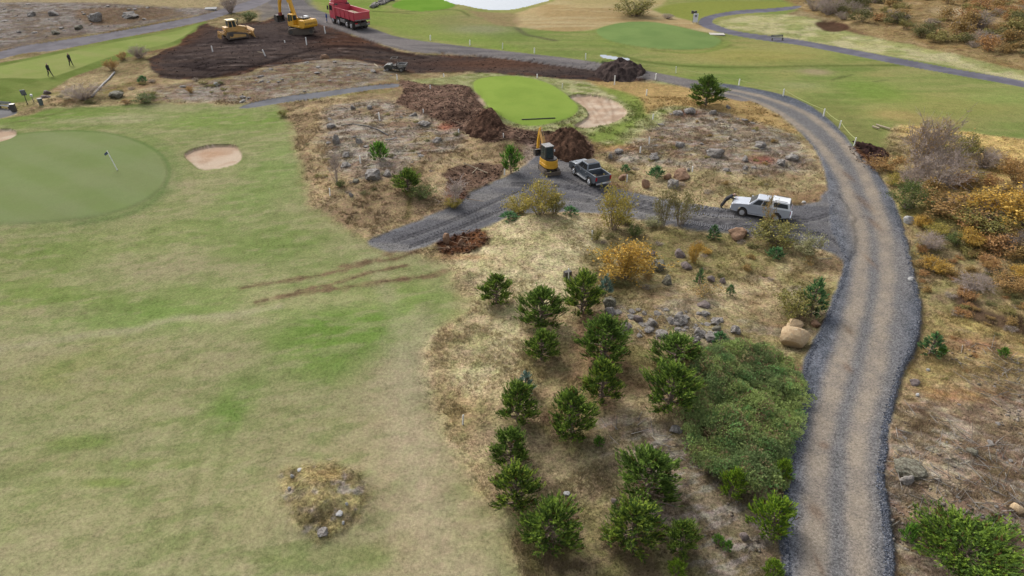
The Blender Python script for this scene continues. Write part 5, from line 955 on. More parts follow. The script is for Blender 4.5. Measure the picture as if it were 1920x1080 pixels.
    if canopy:
        C0 = [(-2.62,-.86,1.21),(-.90,-.86,1.21),(-.90,.86,1.21),(-2.62,.86,1.21)]; C1 = [(-2.42,-.68,1.78),(-.84,-.68,1.82),(-.84,.68,1.82),(-2.42,.68,1.78)]
        cn = MB().hexa(C0 + C1).build('canopy', M_WHP, o, .05)
        for q in ((C0[0], C0[1], C1[1], C1[0]), (C0[2], C0[3], C1[3], C1[2])): MB().panel(*q, .12, .88, .22, .80, .02).build('canopy_window', M_GLS, cn)
        MB().panel(C0[3], C0[0], C1[0], C1[3], .1, .9, .15, .85, .02).build('rear_hatch', M_GLS, cn)
        for sy in (-1, 1): MB().tube((-2.2, sy * .6, 1.84), (-1.1, sy * .6, 1.86), .02, n=6).build('roof_rail', M_DRK, cn)
    else:
        MB().box((-1.4,.25,.86),(.3,.25,.16),.3).build('cargo_box', M_SNDL, o); MB().tube((-.98,-.72,1.30),(-.98,.72,1.30),.035,n=8).build('roll_bar', M_CHR, o)
        r = MB(); r.box((-.15,0,1.775),(.9,1.1,.012)).build('roof_panel', M_DRK, o)
        MB().box((1.8,0,1.17),(.8,.9,.06)).build('bonnet_scoop', paint, o, .03)
    return o
pickup('pickup_truck', (1391,405), (1452,416), M_SIL, 'silver pickup with white canopy parked on the gravel track near the road', True, .86)
pickup('pickup_truck', (1075,327), (1108,349), M_SLA, 'slate grey double cab pickup with open bed beside the mini excavator', False, .91)
# ---- eight wheel tipper
def tipper():
    a, b, hd = place_two((629.6,43.5), (668.5,56.5)); L = np.linalg.norm((a - b)[:2]); k = L / 6.0; c, s = math.cos(hd), math.sin(hd); m_ = (a + b) / 2
    off = np.array([0.0, -1.0]); loc = m_[:2] + np.array([c * off[0] - s * off[1], s * off[0] + c * off[1]])
    o = empty('dump_truck', (loc[0], loc[1], float(Hat(*loc))), hd, 'red eight-wheel dump truck loaded with sand on the far gravel road', 'dump truck'); o.scale = (min(max(k, .85), 1.2),) * 3
    MB().box((-.1,0,.85),(8.2,.9,.28)).build('chassis', M_DRK, o)
    cab = MB(); cab.extr([(2.45,.75),(4.15,.75),(4.25,1.1),(4.22,1.9),(4.05,2.75),(3.9,2.95),(2.6,3.0),(2.45,2.9)], -1.22, 1.22).build('cab', M_RED, o, .06)
    MB().extr([(2.46,2.98),(3.75,2.97),(3.2,3.45),(2.46,3.5)], -1.1, 1.1).build('roof_deflector', M_RED, o, .05)
    lb = MB().tube((3.95,-1.1,3.12),(3.95,1.1,3.12),.035,n=6).build('light_bar', M_CHR, o)
    for i in range(5): MB().tube((3.96,-.9+.45*i,3.2),(4.08,-.9+.45*i,3.2),.12,.12,10).build('spotlight', M_WLT, lb)
    MB().panel((4.235,-1.22,1.9),(4.235,1.22,1.9),(4.06,1.22,2.75),(4.06,-1.22,2.75),.05,.95,.03,.95,.02).build('windscreen', M_GLS, o)
    for sy in (-1, 1):
        MB().box((3.55,sy*1.225,2.25),(.95,.02,.7)).build('side_window', M_GLS, o); d = MB().box((3.55,sy*1.222,1.55),(1.0,.02,1.2)).build('door', M_RED, o); MB().box((3.15,sy*1.24,1.75),(.2,.03,.05)).build('handle', M_DRK, d)
        MB().box((4.2,sy*1.42,2.2),(.12,.22,.6)).build('mirror', M_BLK, o, .02); MB().box((4.28,sy*.95,1.0),(.05,.35,.2)).build('headlight', M_WLT, o); MB().box((2.15,sy*.95,1.9),(.3,.35,2.1)).build('air_stack', M_DRK, o)
        for x in (3.35, 1.55): wheel(o, x, sy*1.02, .52, .32, sy, hub=.55)
        for x in (-1.15, -2.55): wheel(o, x, sy*.98, .52, .5, sy, hub=.55)
        MB().box((.2,sy*.95,.85),(1.5,.5,.5)).build('fuel_tank', M_GRY, o, .04)
        for x in (3.35, 1.55, -1.15, -2.55): MB().extr(arc(x,.52,.66,5,175,7)+arc(x,.52,.60,175,5,7), sy*.8-.2, sy*.8+.24 if sy>0 else sy*.8+.2).build('mudguard', M_GRY if x > 3 else M_BLK, o)
    MB().box((4.2,0,.85),(.2,2.4,.35)).build('front_bumper', M_GRY, o, .03); MB().box((-3.75,0,.72),(.14,2.3,.28)).build('rear_bumper', M_GRY, o, .02)
    t = MB(); t.box((-.85,0,1.36),(5.9,2.4,.12)); 
    for sy in (-1, 1):
        t.hexa([(-3.7,sy*1.16,1.3),(2.05,sy*1.16,1.3),(2.05,sy*1.22,1.3),(-3.7,sy*1.22,1.3),(-3.85,sy*1.22,2.45),(2.05,sy*1.22,2.55),(2.05,sy*1.29,2.55),(-3.85,sy*1.29,2.45)])
    t.box((2.02,0,2.0),(.1,2.5,1.5)); tub = t.build('tipper_body', M_RED, o, .012)
    for sy in (-1, 1):
        for x in (-3.6,-2.2,-.8,.6,1.95): MB().box((x,sy*1.28,1.9),(.12,.08,1.2)).build('rib', M_RED, tub)
        MB().box((-.9,sy*1.31,2.5),(5.9,.1,.1)).build('top_rail', M_RED, tub)
    tg = MB().box((-3.82,0,1.92),(.1,2.5,1.05)).build('tailgate', M_RED, o, .02); MB().box((-3.9,0,1.42),(.12,2.5,.10)).build('sill', M_GRY, tg)
    n = 12; V = []; F = []
    for i in range(n + 1):
        for j in range(n + 1): u, v = i / n, j / n; V.append((-3.72 + 5.6 * u, -1.17 + 2.34 * v, 1.95 + .42 * math.sin(math.pi * u) * math.sin(math.pi * v) - .25 * u + .04 * math.sin(9*u+5*v)))
    for i in range(n):
        for j in range(n): q = i * (n + 1) + j; F.append((q, q + n + 1, q + n + 2, q + 1))
    ld = MB(); ld.add(V, F); ld.build('sand_load', M_SNDL, o, smooth=True)
    for sy in (-1, 1): MB().box((-3.84,sy*1.0,.98),(.05,.4,.16)).build('taillight', M_RLT, o)
tipper()
def track_unit(par, x, y, L, Hh, wd, n_pad=22):
    """one crawler: belt with separate pads, rollers and side frame"""
    r = Hh / 2; h = L / 2 - r; pr = arc(x + h, r, r, -90, 90, 8) + arc(x - h, r, r, 90, 270, 8)
    e = empty('crawler_track', (0, 0, 0)); e.parent = par
    MB().extr(pr, y - wd / 2 + .02, y + wd / 2 - .02).build('belt', M_TRK, e)
    per = 2 * 2 * h + 2 * math.pi * r; m = MB()
    for i in range(n_pad * 2):
        t = per * i / (n_pad * 2)
        if t < 2*h: p = (x - h + t, Hh + .02); a = 0
        elif t < 2*h + math.pi*r: g = (t - 2*h) / r; p = (x + h + (r+.02) * math.sin(g), r + (r+.02) * math.cos(g)); a = g
        elif t < 4*h + math.pi*r: p = (x + h - (t - 2*h - math.pi*r), 0.0); a = 0
        else: g = (t - 4*h - math.pi*r) / r; p = (x - h - (r+.02) * math.sin(g), r - (r+.02) * math.cos(g)); a = g
        m.box((p[0], y, p[1]), (per / (n_pad*2) * .6, wd, .05), ry=a)
    m.build('track_pad', M_TRK, e)
    for sy in (-1, 1):
        MB().box((x, y + sy * (wd / 2 - .01), r * .85), (L - 1.2 * Hh, .04, r * .9)).build('side_frame', M_TRK, e)
        for k in (-1, 1): MB().tube((x + k * h, y + sy * (wd/2 - .03), r), (x + k * h, y + sy * (wd/2 + .02), r), r * .62, n=14).build('sprocket', M_DRK, e)
def link_arm(name, pts, w_, m, par, hts):
    """box-section boom through side-view points, depth per point, turned into a solid"""
    P = [Vector((p[0], 0, p[1])) for p in pts]; up = []; dn = []
    for i, p in enumerate(P):
        d = (P[min(i+1, len(P)-1)] - P[max(i-1, 0)]).normalized(); n = Vector((-d.z, 0, d.x)); up.append(p + n * hts[i] / 2); dn.append(p - n * hts[i] / 2)
    prof = [(v.x, v.z) for v in up] + [(v.x, v.z) for v in reversed(dn)]
    return MB().extr(prof, -w_ / 2, w_ / 2).build(name, m, par, .02)
def ram(par, a, b, r): 
    m_ = [(a[i] * .45 + b[i] * .55) for i in range(3)]; MB().tube(a, m_, r, n=8).build('cylinder', M_DRK, par); MB().tube(m_, b, r * .55, n=8).build('rod', M_CHR, par)
def bucket(par, x, z, w_, s, ang, m):
    e = empty('bucket', (x, 0, z)); e.rotation_euler = (0, ang, 0); e.parent = par
    prof = [(0,0),(.45*s,-.05*s),(.75*s,-.45*s),(.6*s,-.95*s),(.1*s,-1.15*s),(-.45*s,-1.05*s),(-.42*s,-.98*s),(.08*s,-1.05*s),(.5*s,-.9*s),(.64*s,-.45*s),(.4*s,-.12*s),(0,-.08*s)]
    MB().extr(prof, -w_/2, w_/2).build('shell', m, e)
    for sy in (-1, 1): MB().extr([(0,0),(.45*s,-.05*s),(.75*s,-.45*s),(.6*s,-.95*s),(.1*s,-1.15*s),(-.45*s,-1.05*s)], sy*w_/2-.02, sy*w_/2+.02).build('side_plate', m, e)
    for i in range(5): MB().box((-.5*s, -w_/2+w_*(i+.5)/5, -1.04*s), (.16*s, .08*s, .05*s)).build('tooth', M_GRY, e)
def excavator():
    P = gp(566, 61.5); T = gp(530, 54.5); d = T - P; hd = math.atan2(d[1], d[0]); reach = max(5.2, float(np.hypot(d[0], d[1])))
    o = empty('excavator', tuple(P), math.radians(12) , 'large yellow crawler excavator with raised boom standing on dark peat', 'excavator')
    for sy in (-1, 1): track_unit(o, 0, sy * 1.25, 4.2, .95, .62)
    MB().box((0,0,.72),(2.2,1.9,.42)).build('undercarriage', M_DRK, o); MB().tube((0,0,.9),(0,0,1.15),.75,n=20).build('slew_ring', M_DRK, o)
    h = empty('upper_structure', (0, 0, 1.12)); h.parent = o; h.rotation_euler[2] = hd - math.radians(12)
    MB().box((-.35,0,.16),(4.0,2.7,.3)).build('deck', M_YEL, h, .04)
    cw = MB(); cw.extr([(-2.75,.1),(-1.45,.05),(-1.45,1.25),(-2.65,1.3),(-2.9,1.0),(-2.92,.4)], -1.35, 1.35); cwo = cw.build('counterweight', M_YEL, h, .07)
    MB().box((-.6,-.85,.78),(1.75,.98,.95)).build('side_housing', M_YEL, h, .04); MB().box((-.6,.1,.85),(1.75,.9,1.1)).build('engine_housing', M_YEL, h, .04)
    MB().box((-1.3,-.1,1.48),(1.5,1.6,.18)).build('engine_hood', M_DRK, h, .03); MB().box((-1.0,-.6,1.6),(.9,.5,.10)).build('hood_panel', M_WHP, h, .02); MB().tube((-1.7,.5,1.4),(-1.7,.5,1.9),.07,n=8).build('exhaust', M_DRK, h)
    MB().hexa([(.1,.42,.3),(1.75,.42,.3),(1.75,1.33,.3),(.1,1.33,.3),(.2,.48,1.95),(1.45,.48,1.95),(1.45,1.28,1.95),(.2,1.28,1.95)]).build('cab', M_YEL, h, .05)
    A0, B0, C0, D0 = (.1,1.33,.3),(1.75,1.33,.3),(1.45,1.28,1.95),(.2,1.28,1.95)
    MB().panel(B0, A0, D0, C0, .08, .48, .28, .92, .02).build('side_window', M_GLL, h); MB().panel(B0, A0, D0, C0, .54, .92, .38, .92, .02).build('side_window', M_GLL, h)
    MB().panel((1.75,.42,.3),(1.75,1.33,.3),(1.45,1.28,1.95),(1.45,.48,1.95), .06, .94, .08, .94, .02).build('windscreen', M_GLL, h); MB().panel((.1,1.33,.3),(.1,.42,.3),(.2,.48,1.95),(.2,1.28,1.95), .1, .9, .45, .9, .02).build('rear_window', M_GLL, h)
    tx = bpy.data.curves.new('lettering', 'FONT'); tx.body = 'KOMATSU'; tx.size = .55; tx.extrude = .004; tx.align_x = 'CENTER'; tx.align_y = 'CENTER'; tx.materials.append(M_DRK); to = link(bpy.data.objects.new('lettering', tx)); to.parent = cwo
    to.location = (-2.925, 0, .72); to.rotation_euler = (math.radians(90), 0, math.radians(-90)); to.scale = (.92, .9, 1); dg = bpy.context.evaluated_depsgraph_get(); lm = bpy.data.meshes.new_from_object(to.evaluated_get(dg)); mt = to.matrix_basis.copy(); bpy.data.objects.remove(to); lo = obj('lettering', lm, cwo); lo.matrix_basis = mt
    k = reach / 6.2
    bm_ = link_arm('boom', [(1.0,.6),(1.6,2.2),(2.6*k,3.9),(3.6*k,4.9),(4.7*k,5.2)], .42, M_YEL, h, [.6,.75,.85,.65,.4])
    st_ = link_arm('stick', [(5.1*k,5.95),(4.7*k,5.15),(5.8*k,3.2),(6.2*k,1.6)], .36, M_YEL, h, [.35,.62,.5,.3])
    ram(h, (1.5,.32,.5), (2.5*k,.32,3.5), .09); ram(h, (1.5,-.32,.5), (2.5*k,-.32,3.5), .09); ram(bm_, (3.0*k,0,4.9), (5.05*k,0,5.95), .09); ram(st_, (5.25*k,.0,5.2), (6.35*k,0,2.4), .075)
    MB().box((6.2*k,0,1.35),(.5,.5,.5)).build('tilt_coupler', surf('coupler_red', A(150,70,60), .6), h, .03)
    bucket(h, 6.25*k, 1.15, 1.5, 1.0, math.radians(-20), M_DRK)
excavator()
def mini_excavator():
    P = gp(1029, 322); o = empty('mini_excavator', tuple(P), math.radians(106), 'yellow mini excavator with dark cab parked at the end of the gravel track', 'excavator'); o.scale = (.86, .86, .98)
    for sy in (-1, 1): track_unit(o, 0, sy * .72, 2.3, .52, .34, 18)
    MB().box((0,0,.42),(1.1,1.1,.26)).build('undercarriage', M_DRK, o); MB().tube((0,0,.5),(0,0,.68),.4,n=16).build('slew_ring', M_DRK, o)
    MB().box((-1.45,0,.28),(.08,1.75,.36)).build('dozer_blade', M_TRK, o, .01); MB().box((-1.1,.4,.3),(.7,.1,.12)).box((-1.1,-.4,.3),(.7,.1,.12)).build('blade_arm', M_TRK, o)
    h = empty('upper_structure', (0, 0, .66)); h.parent = o; h.rotation_euler[2] = math.radians(8)
    n = 14; pr = [(.85,-.78),(.85,.78)] + [(-.25 - .95 * math.sin(math.pi * i / n) ** .8, .80 * math.cos(math.pi * i / n)) for i in range(n + 1)]
    def slab(z0, z1, nm, m, sc_=1.0): q = MB(); q.add([(x * sc_, y * sc_, z0) for x, y in pr] + [(x * sc_, y * sc_, z1) for x, y in pr], [tuple(range(len(pr))), tuple(range(2*len(pr)-1, len(pr)-1, -1))] + [(i, (i+1) % len(pr), (i+1) % len(pr) + len(pr), i + len(pr)) for i in range(len(pr))]); return q.build(nm, m, h, .03)
    slab(0, .32, 'deck', M_YEL); slab(.33, .72, 'engine_housing', M_YEL, .96); slab(.73, .84, 'rear_hood', M_DRK, .88)
    MB().hexa([(-.55,-.28,.9),(.72,-.28,.35),(.72,.74,.35),(-.55,.74,.9),(-.5,-.22,2.0),(.55,-.22,2.0),(.55,.68,2.0),(-.5,.68,2.0)]).build('cab', M_DRK, h, .03)
    MB().box((.02,.23,2.03),(1.2,1.0,.09)).build('cab_roof', M_GRY, h, .03)
    MB().panel((-.55,.74,.9),(-.55,-.28,.9),(-.5,-.22,2.0),(-.5,.68,2.0), .08,.92,.06,.94,.02).build('rear_window', M_GLL, h); MB().panel((.72,.74,.35),(-.55,.74,.9),(-.5,.68,2.0),(.55,.68,2.0), .06,.5,.1,.94,.02).build('side_window', M_GLL, h); MB().panel((.72,.74,.35),(-.55,.74,.9),(-.5,.68,2.0),(.55,.68,2.0), .55,.94,.1,.94,.02).build('side_window', M_GLL, h)
    MB().panel((-.55,-.28,.9),(.72,-.28,.35),(.55,-.22,2.0),(-.5,-.22,2.0), .08,.92,.1,.94,.02).build('side_window', M_GLL, h); MB().box((-.52,-.34,1.6),(.05,.12,.2)).build('mirror', M_WHP, h)
    MB().box((1.0,.0,.35),(.4,.35,.5)).build('boom_bracket', M_DRK, h)
    b = link_arm('boom', [(1.05,.5),(1.25,1.3),(1.7,2.2),(2.3,2.9)], .30, M_ORY, h, [.34,.44,.46,.30]); s = link_arm('stick', [(2.15,3.1),(2.35,2.85),(2.75,1.7),(2.85,.9)], .24, M_YEL, h, [.26,.38,.3,.22])
    ram(b, (1.2,0,.6), (1.85,0,1.95), .05); ram(b, (1.6,0,2.45), (2.15,0,3.15), .045); bucket(h, 2.85, .75, .7, .55, 0, M_DRK)
mini_excavator()
def bulldozer():
    a = gp(466, 71.5); b = gp(427, 78.5); hd = math.atan2(a[1] - b[1], a[0] - b[0]); c, s = math.cos(hd), math.sin(hd); m_ = (a + b) / 2; loc = m_[:2] + np.array([-s, c]) * 1.0
    o = empty('bulldozer', (loc[0], loc[1], float(Hat(*loc))), hd, 'faded yellow bulldozer levelling the dark peat left of the large excavator', 'bulldozer')
    for sy in (-1, 1):
        pr_ = [(-1.5,.05),(1.5,.05),(1.75,.35),(1.55,.7),(-.9,1.15),(-1.45,1.05),(-1.75,.4)]; e = empty('crawler_track', (0, 0, 0)); e.parent = o
        MB().extr(pr_, sy*1.0-.28, sy*1.0+.28).build('belt', M_TRK, e); MB().extr([(-1.3,.25),(1.35,.25),(1.3,.55),(-.7,.85),(-1.2,.8)], sy*1.3-.02, sy*1.3+.02).build('side_frame', M_ORY, e)
        for k in range(34):
            t = k / 34 * len(pr_); i = int(t); f = t - i; p, q = pr_[i], pr_[(i+1) % len(pr_)]; an = math.atan2(q[1]-p[1], q[0]-p[0]); MB().box((p[0]+(q[0]-p[0])*f, sy*1.0, p[1]+(q[1]-p[1])*f), (.08,.6,.07), ry=-an).build('track_pad', M_TRK, e)
        MB().tube((-.95,sy*1.32,.75),(-.95,sy*1.36,.75),.3,n=12).build('sprocket', M_DRK, e)
    MB().box((.1,0,.85),(3.4,1.35,.7)).build('main_frame', M_ORY, o, .03)
    MB().extr([(.25,1.15),(1.95,1.1),(2.0,1.55),(.25,1.95)], -.5, .5).build('engine_hood', M_ORY, o, .05)
    MB().box((-.55,0,1.3),(1.7,2.0,.3)).build('fender', M_ORY, o, .03); MB().box((-1.3,.0,1.55),(.7,1.5,.5)).build('fuel_tank', M_ORY, o, .05)
    cb = MB().hexa([(-1.0,-.72,1.45),(.35,-.72,1.45),(.35,.72,1.45),(-1.0,.72,1.45),(-.95,-.66,2.75),(.1,-.66,2.75),(.1,.66,2.75),(-.95,.66,2.75)]).build('cab', M_ORY, o, .03); MB().box((-.42,0,2.8),(1.35,1.55,.12)).build('cab_roof', surf('cream_paint', lin((236,216,160)) * .75, .5, dust=.2), o, .03)
    for q in (((-1.0,-.72,1.45),(.35,-.72,1.45),(.1,-.66,2.75),(-.95,-.66,2.75)), ((.35,.72,1.45),(-1.0,.72,1.45),(-.95,.66,2.75),(.1,.66,2.75))):
        for u in ((.05,.44), (.56,.95)): MB().panel(*q, u[0], u[1], .25, .92, .02).build('side_window', M_GLL, cb)
    MB().panel((-1.0,.72,1.45),(-1.0,-.72,1.45),(-.95,-.66,2.75),(-.95,.66,2.75), .1,.9,.3,.92,.02).build('rear_window', M_GLL, cb); MB().panel((.35,-.72,1.45),(.35,.72,1.45),(.1,.66,2.75),(.1,-.66,2.75), .1,.9,.3,.92,.02).build('windscreen', M_GLL, cb)
    MB().tube((.9,.25,1.8),(.9,.25,2.75),.06,n=8).build('exhaust', M_DRK, o); MB().tube((.55,-.25,1.85),(.55,-.25,2.5),.09,n=8).build('air_intake', M_DRK, o)
    bl = MB(); bl.extr([(2.55,.05),(2.7,.0),(2.5,.5),(2.55,1.0),(2.75,1.3),(2.65,1.3),(2.42,1.0),(2.38,.5)], -1.75, 1.75).build('blade', M_ORY, o, .01)
    for sy in (-1, 1): MB().box((1.5,sy*.85,.55),(2.0,.16,.22)).build('push_arm', M_ORY, o); ram(o, (1.6,sy*.6,1.3), (2.42,sy*.6,.9), .06)
    r = MB(); r.box((-2.2,0,.9),(.6,1.6,.22)).build('ripper_beam', M_ORY, o, .02)
    for y in (-.6, 0, .6): MB().hexa([(-2.62,y-.05,.2),(-2.5,y-.05,.15),(-2.5,y+.05,.15),(-2.62,y+.05,.2),(-2.5,y-.05,1.2),(-2.25,y-.05,1.2),(-2.25,y+.05,1.2),(-2.5,y+.05,1.2)]).build('ripper_tooth', M_ORY, o)
    for sy in (-1, 1): MB().box((-1.95,sy*.4,1.05),(.7,.14,.18)).build('ripper_arm', M_ORY, o)
bulldozer()
def cart():
    a = gp(731, 133.5); b = gp(748, 136.5); hd = math.atan2(a[1]-b[1], a[0]-b[0]); c, s = math.cos(hd), math.sin(hd); loc = ((a+b)/2)[:2] + np.array([-s, c]) * -.65
    o = empty('utility_cart', (loc[0], loc[1], float(Hat(*loc))), hd, 'small dark green utility cart with flat bed parked at the peat edge', 'utility cart'); M_CG = surf('dark_green_paint', A(66,72,66), .45, dust=.2)
    MB().extr([(.35,.3),(1.45,.35),(1.5,.7),(1.1,.95),(.5,.95),(.35,.6)], -.65, .65).build('bonnet', M_CG, o, .04); MB().box((.1,0,.38),(2.6,1.1,.16)).build('chassis', M_DRK, o)
    MB().box((-.1,0,.7),(.5,1.2,.3)).build('seat', M_BLK, o, .03); MB().box((-.35,0,.95),(.1,1.2,.35)).build('seat_back', M_BLK, o, .03)
    f = MB(); f.path([(.9,-.6,.9),(.45,-.58,1.75),(-.35,-.58,1.78),(-.45,-.6,.8)], .03).path([(.9,.6,.9),(.45,.58,1.75),(-.35,.58,1.78),(-.45,.6,.8)], .03).path([(.45,-.58,1.75),(.45,.58,1.75)], .03).path([(-.35,-.58,1.78),(-.35,.58,1.78)], .03).build('roll_cage', M_DRK, o)
    bd = MB(); bd.box((-1.05,0,.75),(1.15,1.35,.06)); 
    for q in (((-1.05,-.66,.9),(1.15,.04,.28)), ((-1.05,.66,.9),(1.15,.04,.28)), ((-1.62,0,.9),(.04,1.35,.28)), ((-.5,0,.9),(.04,1.35,.28))): bd.box(*q)
    bd.build('cargo_bed', M_GRY, o)
    for x in (.95, -1.0):
        for sy in (-1, 1): wheel(o, x, sy*.62, .30, .24, sy, M_GRY)
cart()
# ------------------------------------------------------------------ people: one skinned body each
M_SKIN = surf('skin', lin((206,160,134)) * .8, .6, var=.05); M_BLKC = surf('black_cloth', (.022,.023,.026), .9, var=.3, scale=14); M_BLUC = surf('blue_cloth', lin((52,84,150)) * .7, .85, var=.2, scale=14)
M_LBLU = surf('light_blue_cloth', lin((150,178,210)) * .7, .85, var=.15, scale=14); M_HAIR = surf('grey_hair', A(170,166,160), .9, var=.2); M_HAIRD = surf('dark_hair', (.03,.025,.02), .8, var=.2); M_BOOT = surf('boot', (.02,.018,.016), .8, var=.2); M_WCAP = surf('white_cap', (.7,.7,.7), .8, var=.05)
def person(px, py, hd, pose, top, legs, hair, label, scale=1.0, loc=None, bulk=1.12):
    J = {'pelvis': (0,0,.95), 'spine': (0,0,1.15), 'chest': (0,0,1.36), 'neck': (0,0,1.50), 'head': (.02,0,1.63), 'crownp': (.01,0,1.74)}
    for s, n in ((1,'l'), (-1,'r')):
        J.update({'sh'+n: (0,s*.19,1.42), 'el'+n: (0,s*.25,1.13), 'wr'+n: (.05,s*.26,.88), 'hand'+n: (.06,s*.26,.80), 'hip'+n: (0,s*.10,.90), 'kn'+n: (.02,s*.11,.50), 'an'+n: (0,s*.12,.09), 'toe'+n: (.17,s*.14,.04)})
    J.update(pose)
    E = [('pelvis','spine'),('spine','chest'),('chest','neck'),('neck','head'),('head','crownp')]; R = {'pelvis':.15,'spine':.14,'chest':.17,'neck':.065,'head':.10,'crownp':.075}
    for n in 'lr':
        E += [('chest','sh'+n),('sh'+n,'el'+n),('el'+n,'wr'+n),('wr'+n,'hand'+n),('pelvis','hip'+n),('hip'+n,'kn'+n),('kn'+n,'an'+n),('an'+n,'toe'+n)]
        R.update({'sh'+n:.075,'el'+n:.052,'wr'+n:.034,'hand'+n:.035,'hip'+n:.105,'kn'+n:.068,'an'+n:.048,'toe'+n:.042})
        w_ = Vector(J['wr'+n]); h_ = Vector(J['hand'+n]); d = (h_ - w_).normalized(); sd_ = d.orthogonal().normalized(); fw = d.cross(sd_)
        for k in range(5):
            o_ = (k - 1.5) * .018; nm = 'f%s%d' % (n, k)
            if k < 4: J[nm] = tuple(h_ + sd_ * o_ + d * .05); J[nm+'t'] = tuple(h_ + sd_ * o_ + d * (.085 - .008 * abs(k-1.5)) + fw * .02)
            else: J[nm] = tuple(h_ + sd_ * -.045 + d * .0); J[nm+'t'] = tuple(h_ + sd_ * -.06 + d * .035)
            E += [('hand'+n, nm), (nm, nm+'t')]; R[nm] = .009; R[nm+'t'] = .008
    # nose and ears
    hc = Vector(J['head']); J['nose'] = tuple(hc + Vector((.115,0,-.01))); E.append(('head','nose')); R['nose'] = .016
    for s, n in ((1,'l'), (-1,'r')): J['ear'+n] = tuple(hc + Vector((-.01,s*.098,.0))); E.append(('head','ear'+n)); R['ear'+n] = .018
    ks = list(J); ix = {k: i for i, k in enumerate(ks)}; me = bpy.data.meshes.new('person'); me.from_pydata([J[k] for k in ks], [(ix[a], ix[b]) for a, b in E], []); me.update()
    tmp = bpy.data.objects.new('person', me); COL.objects.link(tmp); m = tmp.modifiers.new('s', 'SKIN')
    sv = me.skin_vertices[0].data
    for k in ks: r = R[k] * (bulk if k[:2] in ('ch','sp','pe','sh','hi','kn','el','an') else 1); sv[ix[k]].radius = (r * (1.15 if k in ('chest','pelvis','spine') else 1), r * (.8 if k in ('chest','spine') else 1))
    sv[ix['pelvis']].use_root = True; su = tmp.modifiers.new('u', 'SUBSURF'); su.levels = 1; su.render_levels = 1
    dg = bpy.context.evaluated_depsgraph_get(); out = bpy.data.meshes.new_from_object(tmp.evaluated_get(dg)); bpy.data.objects.remove(tmp)
    out.materials.clear()
    for q in (M_SKIN, top, legs, hair, M_BOOT): out.materials.append(q)
    cls = {}
    for k in ks: cls[k] = 1
    for k in ('hipl','hipr','knl','knr','pelvis'): cls[k] = 2
    for k in ('anl','anr','toel','toer'): cls[k] = 4
    for k in ks:
        if k[0] == 'f' or k.startswith('hand') or k in ('head','nose','earl','earr'): cls[k] = 0
    cls['crownp'] = 3; segs = [(Vector(J[a]), Vector(J[b]), cls[a], cls[b]) for a, b in E]
    for p in out.polygons:
        c = p.center; best = 9; cl = 1
        for a, b, ca_, cb in segs:
            ab = b - a; t = max(0, min(1, (c - a).dot(ab) / max(ab.length_squared, 1e-9))); dd = (c - a - ab * t).length
            if dd < best: best = dd; cl = ca_ if t < .5 else cb
        p.material_index = cl; p.use_smooth = True
    P = gp(px, py) if loc is None else np.array(loc); o = obj('person', out, None, tuple(P), hd); o.scale = (scale,) * 3; tag(o, label, 'person')
    for s in (-1, 1): MB().box((hc.x + .092, s * .035, hc.z + .015), (.012, .02, .012)).build('eye', M_DRK, o)
    MB().box((hc.x + .092, 0, hc.z - .05), (.01, .045, .01)).build('mouth', surf('lips', lin((160,90,80)) * .7, .6), o)
    return o
walk = lambda f: {'hipl': (0,.10,.90), 'knl': (.16*f,.11,.52), 'anl': (.30*f,.12,.09), 'toel': (.46*f if f > 0 else .30*f+.16,.13,.04), 'knr': (-.06*f,-.11,.50), 'anr': (-.30*f,-.12,.12), 'toer': (-.14*f,-.13,.04), 'ell': (-.12*f,.25,1.14), 'wrl': (-.06*f,.27,.90), 'handl': (-.03*f,.27,.83), 'elr': (.08*f,-.25,1.14), 'wrr': (.2*f,-.26,.93), 'handr': (.25*f,-.26,.87)}
person(95, 143.5, math.radians(-20), walk(1), M_BLKC, M_BLKC, M_HAIR, 'person in black with pale cap striding across the upper left tee', 1.02)
person(134, 123.5, math.radians(-15), walk(.6), M_BLKC, M_BLKC, M_HAIRD, 'person all in black walking farther up the tee near the path', 1.02)
person(613.5, 42.5, math.radians(200), {}, M_BLUC, M_BLUC, M_HAIRD, 'person in blue work clothes standing behind the red dump truck\'s cab', 1.02)
bend = {'pelvis': (-.34,0,.84), 'spine': (-.20,0,1.00), 'chest': (-.02,0,1.18), 'neck': (.10,0,1.28), 'head': (.22,0,1.36), 'crownp': (.29,0,1.44), 'shl': (.0,.19,1.20), 'ell': (.20,.30,1.10), 'wrl': (.42,.22,1.16), 'handl': (.50,.20,1.17), 'shr': (.0,-.19,1.20), 'elr': (.18,-.30,1.10), 'wrr': (.40,-.22,1.16), 'handr': (.48,-.20,1.17), 'hipl': (-.38,.10,.80), 'knl': (-.56,.12,.44), 'anl': (-.76,.14,.10), 'toel': (-.60,.15,.04), 'hipr': (-.38,-.10,.80), 'knr': (-.50,-.12,.44), 'anr': (-.66,-.14,.10), 'toer': (-.50,-.15,.04)}
tr = [o for o in COL.objects if o.get('label', '').startswith('silver pickup')][0]; hd = tr.rotation_euler[2]; fx = Vector(tr.location) + Matrix.Rotation(hd, 3, 'Z') @ Vector((2.52, -.25, 0))
person(0, 0, hd + math.pi, bend, M_BLKC, M_BLKC, M_HAIR, 'person in black bent forward over the silver pickup\'s bonnet', 1.0, (fx.x, fx.y, float(Hat(fx.x, fx.y)) + .02), 1.4)
